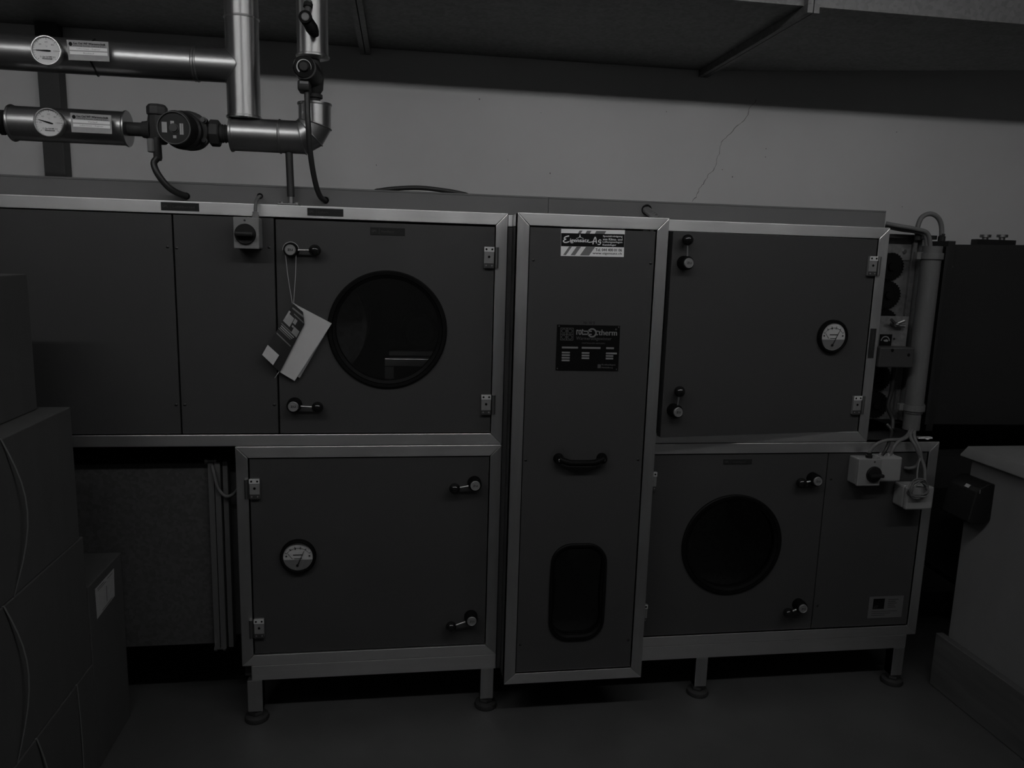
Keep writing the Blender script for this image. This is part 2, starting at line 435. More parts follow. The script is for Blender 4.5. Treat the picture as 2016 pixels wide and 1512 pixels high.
def porthole(door, shape, cx, cz, Y, M=I4, wd=.022):
    y = Y+PY
    mb = MB().loopring(shape, cx, cz, [(.004, y), (.004, y-.006), (0, y-.009), (-wd*.45, y-.008), (-wd*.5, y-.004), (-wd*.55, y-.008), (-wd, y-.003), (-wd, y+.03)])
    obj('window_gasket', mb.xf(M), 'rubber', door)
    sh2 = lambda t: shape(t)-wd
    mb = MB().loopring(sh2, cx, cz, [(0, y+.008), (0, y+.012)]); mb.disc(sh2, cx, cz, y+.008); mb.disc(sh2, cx, cz, y+.012)
    obj('window_pane', mb.xf(M), 'pane_glass', door)
def gauge(door, cx, cz, Y, needle, M=I4, R=.0595):
    y = Y+PY
    obj('gauge_bezel', MB().lathe((cx, y, cz), (0, -1, 0), [(0, R), (.012, R), (.018, R-.004), (.018, R-.008), (.012, R-.0105)], 48, True, False).xf(M), 'rubber', door)
    obj('gauge_dial', MB().lathe((cx, y, cz), (0, -1, 0), [(0, R-.011), (.0105, R-.011)], 48).xf(M), 'gauge_white', door)
    r = R-.012; yy = y-.0112; fl = flat(yy); mb = MB()
    a0 = math.asin(.010/r)
    pts = [(cx+r*math.cos(PI+a0+(PI-2*a0)*k/24), cz+r*math.sin(PI+a0+(PI-2*a0)*k/24)) for k in range(25)]
    mb.add([fl(*p) for p in pts], [range(25)])
    obj('gauge_lower_plate', mb.xf(M), 'dial_grey', door, 0)
    mb = MB(); fl = flat(yy-.0004)
    def strip(x0, z0, x1, z1, w_):
        d = Vector((x1-x0, z1-z0)).normalized(); n = Vector((-d.y, d.x))*w_/2
        mb.add([fl(x0-n.x, z0-n.y), fl(x1-n.x, z1-n.y), fl(x1+n.x, z1+n.y), fl(x0+n.x, z0+n.y)], [(0, 1, 2, 3)])
    for k in range(16):   # scale arc and ticks
        a = math.radians(145-110*k/15); b = math.radians(145-110*(k+1)/15) if k < 15 else None
        c0 = Vector((cx, cz-.014)); 
        if b: strip(c0.x+.045*math.cos(a), c0.y+.045*math.sin(a), c0.x+.045*math.cos(b), c0.y+.045*math.sin(b), .0012)
        if k % 3 == 0: strip(c0.x+.045*math.cos(a), c0.y+.045*math.sin(a), c0.x+.051*math.cos(a), c0.y+.051*math.sin(a), .0018)
    strip(cx-.016, cz+.007, cx+.016, cz+.007, .0032); strip(cx-.013, cz-.006, cx+.013, cz-.006, .002)
    strip(cx-.033, cz+.012, cx-.018, cz-.007, .0015)
    for dx in (-.038, .038): mb.lathe((cx+dx, yy-.0002, cz+.003), (0, -1, 0), [(0, .003), (.0008, .003)], 10)
    for i, sx in enumerate((-.024, -.008, .008, .024)): text(mb, str((5, 1, 2, 4)[i]), cx+sx-.002, cx+sx+.002, cz+.028-.004*abs(i-1.5), cz+.034-.004*abs(i-1.5), fl)
    obj('gauge_print', mb.xf(M), 'print_dark', door, 0)
    mb = MB(); fl = flat(yy-.0022)
    a = math.radians(needle); ox, oz = cx-.002, cz-.030; ex, ez = ox+.056*math.cos(a), oz+.056*math.sin(a)
    n = Vector((-(ez-oz), ex-ox)).normalized()*.0016
    mb.prism([(ox-n.x, yy-.002, oz-n.y), (ex-n.x*.4, yy-.002, ez-n.y*.4), (ex+n.x*.4, yy-.002, ez+n.y*.4), (ox+n.x, yy-.002, oz+n.y)], (0, -.0006, 0))
    mb.lathe((ox, yy, oz), (0, -1, 0), [(0, .004), (.003, .004)], 12)
    obj('gauge_needle', mb.xf(M), 'print_black', door, 0)
def engraved(t, c0, c1, h, Y, head, body, frac):
    """small black engraved label between two pixel corners (left-mid and right-mid)"""
    a = at(*c0, Y=Y); b = at(*c1, Y=Y); z = (a.z+b.z)/2; L_ = b.x-a.x
    o = obj('label_plate', B(a.x, b.x, Y-.0016, Y, z-h/2, z+h/2, bev=.0004), 'label_black', t)
    mb = MB(); f = flat(Y-.0019)
    text(mb, head, a.x+L_*.04, a.x+L_*.18, z-h*.14, z+h*.18, f, bold=.0003)
    text(mb, body, a.x+L_*.31, a.x+L_*frac, z-h*.16, z+h*.14, f)
    mb.add([f(a.x+L_*.255, z-h*.42), f(a.x+L_*.262, z-h*.42), f(a.x+L_*.262, z+h*.42), f(a.x+L_*.255, z+h*.42)], [(0, 1, 2, 3)])
    obj('lettering', mb, 'label_text', o, 0)
    return o

# --- upper left cabinet
XA0 = -1.62
tA = thing('air_handling_cabinet', 'long upper left grey cabinet with round window door and two plain panels', 'cabinet', (-.6, .45, ZM), 'cabinets of the air handling unit')
rails(tA, XA0, XA1, ZM+.0005, ZA1)
casing(tA, XA0+.005, XA1-.005, ZM+.003, ZA1-.003)
pn1 = panel(tA, XA0+.04, XS, ZAB, ZAI); pn2 = panel(tA, XS, XDR, ZAB, ZAI)
for u, v in ((330, 486), (347, 797)): screw(pn1, u, v, PY)
for u, v in ((348, 488), (364, 797), (540, 797), (530, 487)): screw(pn2, u, v, PY)
c = at(763.5, 650, Y=0); rA = (at(879, 650, Y=0).x-at(648, 650, Y=0).x)/2
door = obj('door', MB().holed(XDR+.0035, XAI-.003, ZAB+G, ZAI-.0065, PY, PY+.035, circ(rA-.004), c.x, c.z), 'panel_paint', tA, 30)
porthole(door, circ(rA), c.x, c.z, 0.0)
def side_hinges(door, t, px, side, M=I4):
    for u, v in px:
        p = at(u, v, Y=PY-.012); kb = hinge(door, p.x, p.z, side, M); obj('hinge_knuckle', kb, 'steel_dull', t)
side_hinges(door, tA, ((963, 507), (957, 797)), 1)
for h, b in (((571, 492), (620, 493)), ((577, 801), (625, 802))): lever(door, at(*h, Y=-.036), at(*b, Y=-.021))
engraved(tA, (317, 405.5), (392, 408.5), .0245, 0, 'GPC', 'Luftfilterteil', .88)
engraved(tA, (605, 417), (676, 419), .0235, 0, 'GPC', 'Lufterh.', .60)
engraved(door, (729, 455), (797, 456.5), .0235, PY, 'GPC', 'Ventilator', .70)
# fan inside, seen through the round window
q = at(757, 706, Y=.30); q2 = at(845, 722, Y=.30)
obj('fan_rail', B(q.x, q.x+.40, .30, .34, q2.z, q.z, bev=.002), 'alu_plain', tA)
obj('fan_rail_upright', B(q.x, q.x+.035, .305, .335, ZM+.03, q2.z, bev=.002), 'steel_dull', tA)
obj('fan_rail', B(q.x+.016, q.x+.40, .36, .40, q.z+.004, q.z+.02), 'steel_dull', tA)
fc = at(605, 640, Y=.22)
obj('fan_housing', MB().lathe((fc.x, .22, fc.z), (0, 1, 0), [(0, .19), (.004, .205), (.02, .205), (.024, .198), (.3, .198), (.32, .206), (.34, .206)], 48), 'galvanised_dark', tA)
obj('fan_motor', MB().lathe((q.x+.13, .40, q.z+.09), (0, 1, 0), [(0, .02), (.002, .055), (.02, .07), (.2, .07)], 32), 'dark_iron', tA)

def isolator(t, pxl, pxr, v0, v1, knob, yf, rk, name='isolator_switch', m_='grey_plastic'):
    a = at(pxl, v0, Y=yf); b = at(pxr, v1, Y=yf)
    o = obj(name, B(a.x, b.x, yf+.012, PY, b.z, a.z, bev=.004), m_, t)
    obj('switch_cover', B(a.x-.001, b.x+.001, yf, yf+.013, b.z-.001, a.z+.001, bev=.003), m_, o)
    k = at(*knob, Y=yf)
    obj('switch_dial', MB().lathe((k.x, yf, k.z), (0, -1, 0), [(0, rk), (.004, rk), (.007, rk*.93), (.007, rk*.85)], 32), 'black_plastic', o)
    obj('switch_grip', B(k.x-rk*.88, k.x+rk*.88, yf-.028, yf-.006, k.z-rk*.22, k.z+rk*.2, bev=.004), 'black_plastic', o)
    obj('screw', MB().lathe((k.x-.001, yf, a.z-.009), (0, -1, 0), [(0, .003), (.0012, .003)], 10), 'print_dark', o)
    mb = MB(); f = flat(yf-.0004); zb = b.z+.009
    mb.add([f(a.x+.008, zb), f(b.x-.008, zb), f(b.x-.008, zb+.0012), f(a.x+.008, zb+.0012)], [(0, 1, 2, 3)])
    mb.add([f(b.x-.0075, zb), f(b.x-.0063, zb), f(b.x-.0063, k.z+.02), f(b.x-.0075, k.z+.02)], [(0, 1, 2, 3)])
    obj('printed_line', mb, 'print_grey', o, 0)
    return o
sw = isolator(tA, 459, 510, 427, 490, (483, 461), -.06, .0315)
p = at(503, 424, Y=-.035)
obj('cable_gland', MB().lathe(p-Vector((0, 0, .006)), (0, 0, 1), [(0, .011), (.008, .011), (.008, .0095), (.016, .0095), (.018, .006)], 6), 'grey_plastic', sw)

# --- lower left cabinet
tB = thing('air_handling_cabinet', 'lower left grey cabinet with round pressure gauge door on levelling feet', 'cabinet', (-.1, .45, 0), 'cabinets of the air handling unit')
rails(tB, XB0, XA1, ZB0, ZM-.0005)
casing(tB, XB0+.005, XA1-.005, ZB0+.003, ZM-.003)
dB = obj('door', B(XBI+.003, XAI-.003, PY, PY+.03, ZBB+G, ZBT-.003, bev=.0012), 'panel_paint', tB)
p = at(586, 1098, Y=-.012); gauge(dB, p.x, p.z, 0, 66)
side_hinges(dB, tB, ((501, 963), (510, 1238)), -1)
for h, b in (((936, 957), (895, 962)), ((929, 1224), (888, 1234))): lever(dB, at(*h, Y=-.036), at(*b, Y=-.021))
# --- upper right cabinet (door ajar)
tD = thing('air_handling_cabinet', 'upper right grey cabinet whose gauge door stands slightly ajar', 'cabinet', (1.27, .45, ZM), 'cabinets of the air handling unit')
rails(tD, XD0, XD1, ZM+.0005, ZA1)
casing(tD, XD0+.005, XD1-.005, ZM+.003, ZA1-.003)
AJ = math.radians(6.0); HP = Vector((XDI, PY, 0))
MD = Matrix.Translation(HP) @ Matrix.Rotation(AJ, 4, 'Z') @ Matrix.Translation(-HP)
def at_door(u, v, off=0.0):
    n = MD.to_3x3() @ Vector((0, -1, 0)); d = ray(u, v); P_ = MD @ Vector((XDI, PY-off, 0))
    t_ = (P_-CAM).dot(n)/d.dot(n); return MD.inverted() @ (CAM+d*t_)
dD = obj('door', B(XDL+.009, XDI-G, PY, PY+.03, ZAB-.0, ZAI-G-.001, bev=.0012).xf(MD), 'panel_paint', tD)
p = at_door(1641, 663, .012); gauge(dD, p.x, p.z, 0, 64, MD)
for u, v in ((1719, 524), (1688, 798)):
    p = at_door(u, v, .012); kb = hinge(dD, p.x, p.z, 1, MD); obj('hinge_knuckle', kb, 'steel_dull', tD)
for h, b in (((1357, 518), (1354, 472)), ((1336, 812), (1338, 771))): lever(dD, at_door(*h, .042), at_door(*b, .027), MD)
a = at(1721, 647, Y=0); b = at(1712, 705, Y=0)
o = obj('label_plate', B((a.x+b.x)/2-.0115, (a.x+b.x)/2+.0115, -.0016, 0, b.z, a.z, bev=.0004), 'label_black', tD)
mb = MB(); text(mb, 'Luftklappe', b.z+.03, a.z-.01, 0, .007, lambda u, v: Vector(((a.x+b.x)/2+.004-v, -.0019, u))); obj('lettering', mb, 'label_text', o, 0)
# --- lower right cabinet
tE = thing('air_handling_cabinet', 'wide lower right grey cabinet with round window door on levelling feet', 'cabinet', (1.4, .45, 0), 'cabinets of the air handling unit')
rails(tE, XD0, XE1, ZB0, ZM-.0005)
casing(tE, XD0+.005, XE1-.005, ZB0+.003, ZM-.003)
pE = panel(tE, XES, XEI, ZBB, ZBT)
c = at(1441.5, 1073.5, Y=0); rE = (at(1538, 1060, Y=0).x-at(1345, 1087, Y=0).x)/2
dE = obj('door', MB().holed(XDL+G, XES-.0015, ZBB+G, ZBT-.0035, PY, PY+.035, circ(rE-.004), c.x, c.z), 'panel_paint', tE, 30)
porthole(dE, circ(rE), c.x, c.z, 0.0)
side_hinges(dE, tE, ((1284, 948), (1266, 1208)), -1)
for h, b in (((1611, 948), (1578, 951)), ((1582, 1199), (1552, 1207))): lever(dE, at(*h, Y=-.036), at(*b, Y=-.021))
engraved(dE, (1424, 909), (1480, 909), .0185, PY, 'GPC', 'Ventilator', .78)
for u, v in ((1636, 943), (1609, 1192)): screw(pE, u, v, PY)
ec = at(1441, 1073, Y=.35)
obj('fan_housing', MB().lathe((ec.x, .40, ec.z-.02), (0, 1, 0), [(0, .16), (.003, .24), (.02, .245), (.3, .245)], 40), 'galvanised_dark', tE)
# maker's foil
cs = [at(u, v, Y=PY-.0012) for u, v in ((1712, 1175), (1779, 1173), (1775, 1215), (1708, 1217))]
fx0 = (cs[0].x+cs[3].x)/2; fx1 = (cs[1].x+cs[2].x)/2; fz1 = (cs[0].z+cs[1].z)/2; fz0 = (cs[2].z+cs[3].z)/2
o = obj('maker_plate', B(fx0, fx1, PY-.0012, PY, fz0, fz1), 'foil', pE, 0)
W_ = fx1-fx0; H_ = fz1-fz0
mb = B(fx0+W_*.12, fx0+W_*.45, PY-.0016, PY-.0012, fz0+H_*.42, fz0+H_*.9); obj('maker_mark', mb, 'plate_black', o, 0)
mb = MB(); f = flat(PY-.0019)
for k in range(4): mb.add([f(fx0+W_*(.14+.03*k), fz0+H_*.45), f(fx0+W_*(.155+.03*k), fz0+H_*.45), f(fx0+W_*(.185+.03*k), fz0+H_*.6), f(fx0+W_*(.17+.03*k), fz0+H_*.6)], [(0, 1, 2, 3)])
for k, wd in enumerate((.3, .22, .26, .2, .24)): mb.add([f(fx0+W_*.55, fz0+H_*(.84-.09*k)), f(fx0+W_*(.55+wd), fz0+H_*(.84-.09*k)), f(fx0+W_*(.55+wd), fz0+H_*(.865-.09*k)), f(fx0+W_*.55, fz0+H_*(.865-.09*k))], [(0, 1, 2, 3)])
for k, wd in enumerate((.75, .55, .4)): mb.add([f(fx0+W_*.1, fz0+H_*(.3-.09*k)), f(fx0+W_*(.1+wd), fz0+H_*(.3-.09*k)), f(fx0+W_*(.1+wd), fz0+H_*(.32-.09*k)), f(fx0+W_*.1, fz0+H_*(.32-.09*k))], [(0, 1, 2, 3)])
obj('lettering', mb, 'print_dark', o, 0)

# --- base rails, legs and feet
def base(t, xl, xr, legs):
    for y in (.002, .84): obj('base_rail', B(xl, xr, y, y+.05, ZR, ZB0-.001, bev=.002), 'aluminium', t)
    for x, wd in legs:
        for y in (.003, .842):
            lg = obj('leg', B(x-wd/2, x+wd/2, y, y+.046, .040, ZR-.0005, bev=.002), 'aluminium_upright', t)
            obj('levelling_foot', MB().lathe((x, y+.023, 0), (0, 0, 1), [(0, .040), (.006, .042), (.016, .039), (.020, .030), (.022, .014), (.0395, .012)], 28), 'dark_iron', lg)
            obj('lock_nut', MB().lathe((x, y+.023, .024), (0, 0, 1), [(0, .026), (.012, .026)], 6), 'steel_dull', lg)
base(tB, at(495, 1330, Y=0).x, XA1, ((at(503, 1370, Y=.01).x, .050), (at(958, 1345, Y=.01).x, .047)))
base(tE, XD0+.01, at(1783, 1275, Y=0).x, ((at(1379, 1325, Y=.01).x, .047), (at(1765, 1305, Y=.01).x, .047)))
obj('rail_end_block', B(XB0+.004, at(494, 1330, Y=0).x-.001, .03, .08, ZR+.004, ZB0-.003), 'dark_iron', tB)

# --- the middle column: rotary heat recovery unit, standing proud of the cabinets
tC = thing('heat_recovery_column', 'tall narrow grey centre column with pull handle, oval window and black nameplate', 'cabinet', (.6, .4, ZCB), 'cabinets of the air handling unit')
rails(tC, XC0, XC1, ZCB, ZCT, .0398, -DC, -DC+.04)
YP = -DC+PY
c = at(1137.5, 1167, Y=-DC); a_ = (at(1190, 1160, Y=-DC).x-at(1083, 1175, Y=-DC).x)/2; b_ = (at(1138, 1074, Y=-DC).z-at(1136, 1260, Y=-DC).z)/2
shp = rrect(a_, b_, a_*.72); shp2 = lambda t_: shp(t_)-.004
pC = obj('front_panel', MB().holed(XC0+.0398+.003, XC1-.0398-.003, ZCB+.0398+G, ZCT-.0398-.004, YP, YP+.03, shp2, c.x, c.z), 'panel_paint', tC, 30)
porthole(pC, shp, c.x, c.z, -DC, wd=.016)
for za_, zb_, m_ in ((ZCT-.04, ZCT-.003, 'aluminium'), (ZCB+.002, ZCT-.043, 'panel_paint')):
    obj('joint_strip', B(XA1+.002, XC0+.0005, .008, .03, za_, zb_), m_, tC, 0)
obj('side_bar', B(XC0+.001, XC0+.02, -DC+.0405, -.001, ZCT-.04, ZCT-.002), 'aluminium', tC, 0)
obj('side_panel', B(XC0+.001, XC0+.02, -DC+.0405, .0, ZCB+.002, ZCT-.043), 'panel_paint', tC, 0)
obj('side_panel', B(XC1-.02, XC1-.001, -DC+.0405, -.012, ZCB+.002, ZCT-.002), 'panel_paint', tC, 0)
casing(tC, XC0+.001, XD0-.004, ZCB+.03, ZCT-.003, y0=.002)
obj('bottom_plate', B(XC0+.021, XC1-.021, -DC+.0405, .001, ZCB+.002, ZCB+.02), 'panel_paint', tC, 0)
for u, v in ((1050, 512), (1281, 518), (1035, 906), (1256, 905), (1024, 1269), (1237, 1260)): screw(pC, u, v, YP, True, .0045)
# pull handle
hl = at(1103, 907, Y=YP-.03); hr = at(1189, 906, Y=YP-.03); zc = (hl.z+hr.z)/2
mb = MB().tube(bez([(hl.x+.0, YP-.022, zc+.002), (hl.x+.02, YP-.030, zc-.004), (hl.x+.04, YP-.033, zc-.008), (hr.x-.04, YP-.033, zc-.008), (hr.x-.02, YP-.030, zc-.004), (hr.x, YP-.022, zc+.002)], 6), .0105, 14)
for x in (hl.x, hr.x): mb.lathe((x, YP, zc), (0, -1, 0), [(0, .018), (.012, .016), (.026, .013)], 20)
o = obj('pull_handle', mb, 'rubber', pC)
for x in (hl.x, hr.x): obj('bolt', MB().lathe((x, YP-.026, zc), (0, -1, 0), [(0, .0062), (.004, .0058), (.006, .003)], 14), 'steel_bright', o)
for u, v, r in ((1103, 902, .036), (1192, 895, .016)):
    p = at(u, v, Y=YP-.0004); obj('rub_mark', MB().disc(circ(r), p.x, p.z, YP-.0004, 40), 'rub_paint' if 'rub_paint' in MATS else (mat('rub_paint', .034, .5).name), pC, 0)
# cleaning company sticker
q = [at(u, v, Y=YP-.001) for u, v in ((1105.0, 450.5), (1230.5, 453), (1228, 506), (1104, 503.8))]
def quad_fn(q, Y):
    def f(u, v):   # u right 0..1, v up 0..1
        p = (q[3]*(1-u)+q[2]*u)*(1-v)+(q[0]*(1-u)+q[1]*u)*v
        return Vector((p.x, Y, p.z))
    return f
def patch(mb, f, u0, u1, v0, v1, sl=0):
    mb.add([f(u0, v0), f(u1, v0), f(u1+sl, v1), f(u0+sl, v1)], [(0, 1, 2, 3)]); return mb
f = quad_fn(q, YP-.0006)
st_ = obj('sticker', MB().prism([f(0, 0), f(1, 0), f(1, 1), f(0, 1)], (0, .0005, 0)), 'paper_white', pC, 0)
f1 = quad_fn(q, YP-.0009); f2 = quad_fn(q, YP-.0012)
mb = MB()
for u0, u1 in ((.262, .307), (.378, .447), (.525, .68)): patch(mb, f1, u0, u1, .845, .95, .024)
for u0, u1 in ((.035, .080), (.153, .223), (.300, .445)): patch(mb, f1, u0, u1, .03, .355, .093)
obj('stripe', mb, 'print_grey', st_, 0)
obj('black_band', patch(MB(), f1, .002, .998, .36, .845), 'print_black', st_, 0)
mb = MB()
def ribbon(mb, pts, wd, f, asp=2.35):
    """pen stroke through pts as one strip"""
    P_ = bez([Vector((u, v/asp, 0)) for u, v in pts], 5); row = []
    for i, p in enumerate(P_):
        d = (P_[min(i+1, len(P_)-1)]-P_[max(i-1, 0)]).normalized(); n = Vector((-d.y, d.x, 0))*wd/2
        row += [f((p-n).x, (p-n).y*asp), f((p+n).x, (p+n).y*asp)]
    mb.add(row, [(2*i, 2*i+2, 2*i+3, 2*i+1) for i in range(len(P_)-1)])
ribbon(mb, [(.125, .745), (.085, .725), (.055, .685), (.050, .645), (.075, .625), (.055, .600), (.037, .555), (.050, .510), (.085, .505), (.125, .535)], .017, f2)
text(mb, 'igensatz', .135, .43, .475, .655, f2, slant=.008, bold=.0025)
ribbon(mb, [(.425, .53), (.45, .525), (.475, .535), (.495, .535)], .013, f2)
ribbon(mb, [(.500, .45), (.515, .62), (.532, .715), (.545, .66), (.552, .55), (.558, .49)], .015, f2); ribbon(mb, [(.490, .56), (.52, .555), (.56, .565)], .011, f2)
ribbon(mb, [(.630, .600), (.608, .625), (.590, .590), (.590, .545), (.610, .535), (.624, .565)], .013, f2); ribbon(mb, [(.624, .555), (.622, .50), (.605, .45), (.575, .45)], .013, f2)
ribbon(mb, [(.235, .655), (.262, .675), (.283, .705)], .006, f2); ribbon(mb, [(.303, .705), (.328, .68), (.352, .655)], .006, f2)
mb.add([f2(.281, .70), f2(.306, .70), f2(.296, .81), f2(.290, .81)], [(0, 1, 2, 3)])
for i, (s, x1) in enumerate((('Spezialreinigung', .965), ('von Klima- und', .965), ('Lüftungsanlagen', .965), ('Kaminfeger', .87))):
    text(mb, s, .655, x1, .735-.108*i-.02, .735-.108*i+.062, f2, bold=.001)
obj('lettering', mb, 'paper_white', st_, 0)
mb = MB(); text(mb, 'Tel. 044 400 01 06', .545, .965, .20, .305, f1, bold=.0015); text(mb, 'www.eigensatz.ch', .50, .965, .06, .165, f1, bold=.0015)
obj('lettering', mb, 'print_dark', st_, 0)
# nameplate
q = [at(u, v, Y=YP-.002) for u, v in ((1097, 639), (1221, 641.5), (1217, 730.5), (1094, 729))]
f = quad_fn(q, YP-.002)
np_ = obj('nameplate', MB().prism([f(0, 0), f(1, 0), f(1, 1), f(0, 1)], (0, .002, 0)), 'plate_black', pC, 0)
f1 = quad_fn(q, YP-.0024); mb = MB()
text(mb, 'rot', .308, .418, .785, .92, f1, bold=.0028); text(mb, 'therm', .658, .953, .785, .91, f1, bold=.0028)
def plate_ring(mb, u, v, r, wd, asp):
    n = 32
    for k in range(n):
        a, b = 2*PI*k/n, 2*PI*(k+1)/n
        mb.add([f1(u+math.cos(a)*r, v+math.sin(a)*r*asp), f1(u+math.cos(b)*r, v+math.sin(b)*r*asp), f1(u+math.cos(b)*(r-wd), v+math.sin(b)*(r-wd)*asp), f1(u+math.cos(a)*(r-wd), v+math.sin(a)*(r-wd)*asp)], [(0, 1, 2, 3)])
plate_ring(mb, .555, .835, .075, .024, 1.36)
patch(mb, f1, .42, .55, .855, .88); patch(mb, f1, .42, .55, .79, .815); patch(mb, f1, .62, .66, .86, .885); patch(mb, f1, .61, .65, .785, .81)
plate_ring(mb, .935, .92, .013, .004, 1.3)
obj('lettering', mb, 'plate_field', np_, 0)
mb = MB()
text(mb, 'Wärmerückgewinner', .305, .87, .655, .75, f1); text(mb, 'KRAFTANLAGEN HEIDELBERG', .40, .77, .592, .622, f1)
patch(mb, f1, .665, .715, .06, .145); text(mb, 'Kraftanlagen', .73, .95, .112, .155, f1, bold=.002); text(mb, 'Heidelberg', .73, .91, .05, .092, f1, bold=.002)
for u0, u1, v0, v1 in ((.055, .26, .66, .672), (.055, .26, .922, .934), (.055, .062, .66, .934), (.253, .26, .66, .934), (.15, .163, .66, .934), (.055, .26, .79, .803)): patch(mb, f1, u0, u1, v0, v1)
for u, v in ((.107, .865), (.207, .865), (.107, .73), (.207, .73)): plate_ring(mb, u, v, .036, .008, 1.3)
obj('emblem', mb, mat('plate_dim', .07, .6).name, np_, 0)
for i, (u0, u1, v0, v1) in enumerate(((.085, .34, .485, .525), (.40, .70, .485, .525), (.79, .915, .485, .525), (.087, .215, .375, .412), (.087, .215, .318, .355), (.087, .215, .26, .297), (.087, .215, .203, .24), (.403, .525, .372, .41), (.403, .525, .315, .352), (.403, .525, .257, .295), (.79, .965, .372, .41), (.79, .91, .315, .352), (.79, .91, .257, .295))):
    obj('data_field', patch(MB(), f1, u0, u1, v0, v1), 'plate_field', np_, 0)
for u, v in ((.03, .97), (.975, .97), (.025, .04), (.97, .04)):
    p = f1(u, v); obj('rivet', MB().lathe(p+Vector((0, .001, 0)), (0, -1, 0), [(0, .0024), (.002, .002)], 10), 'steel_dull', np_)
p = at(1149, 639, Y=YP); p2 = at(1171, 634, Y=YP)
obj('stamped_number', text(MB(), 'Nr. W 8', p.x, p2.x, p.z+.001, p2.z+.002, flat(YP-.0004)), 'print_black', pC, 0)

# ------------------------------------------------------------------ cable trunking on top of the cabinets
TY = .065
ztop = at(872, 379, Y=TY).z; xs = at(1080, 393, Y=TY).x; xe = at(1744, 420, Y=TY).x
t = thing('cable_trunking', 'long light grey cable trunking lying along the cabinet tops', 'trunking', (.2, .12, ZA1))
for xa, xb in ((-1.6, xs-.0008), (xs+.0008, xe)):
    obj('trunk_body', B(xa, xb, TY, TY+.1, ZA1+.0005, ztop-.006), 'trunk_paint', t, 0)
    obj('trunk_lid', B(xa, xb, TY-.0015, TY+.101, ztop-.0058, ztop, bev=.0008), 'trunk_paint', t, 0)
for u, v, r in ((367, 386, .011), (512, 386, .009), (641, 394, .011), (1273, 413, .018)):
    p = at(u, v, Y=TY); obj('grommet', MB().lathe((p.x, TY+.001, p.z), (0, -1, 0), [(0, r), (.004, r), (.005, r*.8), (.002, r*.6)], 24), 'rubber', t)
def cable(name, label, pts, r, m_, group=None, cat='cable', n=16):
    return tag(obj(name, MB().tube(bez(pts, 8), r, n), m_), label, cat, group)
cable('power_cable', 'black cable arching up behind the cable trunking', [(at(720, 384, Y=.3).x, .3, ZA1+.004), at(735, 381, Y=.3), at(752, 374.5, Y=.3), at(790, 370.5, Y=.3), at(830, 370, Y=.3), at(870, 374.5, Y=.3), at(905, 380.5, Y=.3), at(925, 389, Y=.3), (at(945, 390, Y=.3).x, .3, ZA1+.004)], .008, 'cable_black')
def twisted(name, label, pts, r, m_):
    path = bez(pts, 12); mb = MB()
    for k in range(4):
        pp = []
        for i, p in enumerate(path):
            a = i*.45+k*PI/2; pp.append(p+Vector((math.cos(a)*r, math.sin(a)*r*.6, math.sin(a)*r*.8)))
        mb.tube(pp, r*.72, 8)
    return tag(obj(name, mb, m_), label, 'cable')
twisted('twisted_cable', 'twisted cable bundle emerging from the trunking behind the centre column', [at(1271, 412, Y=TY+.012), at(1275, 415, Y=TY-.008), at(1283, 422, Y=TY-.022), at(1296, 436, Y=TY-.026)], .0095, 'cable_grey')
cable('switch_cable', 'short grey cable from trunking down to the isolator switch', [at(513, 387, Y=TY-.002), at(510, 387, Y=.03), at(505, 395, Y=-.01), at(503, 408, Y=-.03), at(503, 421, Y=-.035)], .0052, 'cable_grey')

# ------------------------------------------------------------------ pipework
AY = .04; RP = .0495
zl = at(150, 247, Y=AY).z; zl = 1.977; zu = 2.1765
def clad(p0, p1, r=RP, rim=True, name='cladding', m_='cladding', parent=None, end0=True, end1=True):
    p0 = Vector(p0); p1 = Vector(p1); L_ = (p1-p0).length
    pr = [(0, r*.2)] if end0 else []
    pr += [(0, r+.003), (.003, r+.004), (.006, r+.003), (.008, r)] if end0 else [(0, r)]
    pr += [(L_-.008, r), (L_-.006, r+.003), (L_-.003, r+.004), (L_, r+.003)] if end1 else [(L_, r)]
    pr += [(L_, r*.2)] if end1 else []
    return obj(name, MB().lathe(p0, p1-p0, pr, 56), m_, parent, 40)
def bead(p, d, parent, r=RP, m_='cladding'):
    return obj('seam_bead', MB().lathe(p, d, [(-.004, r), (-.002, r+.0022), (0, r+.003), (.002, r+.0022), (.004, r)], 56, False, False), m_, parent)
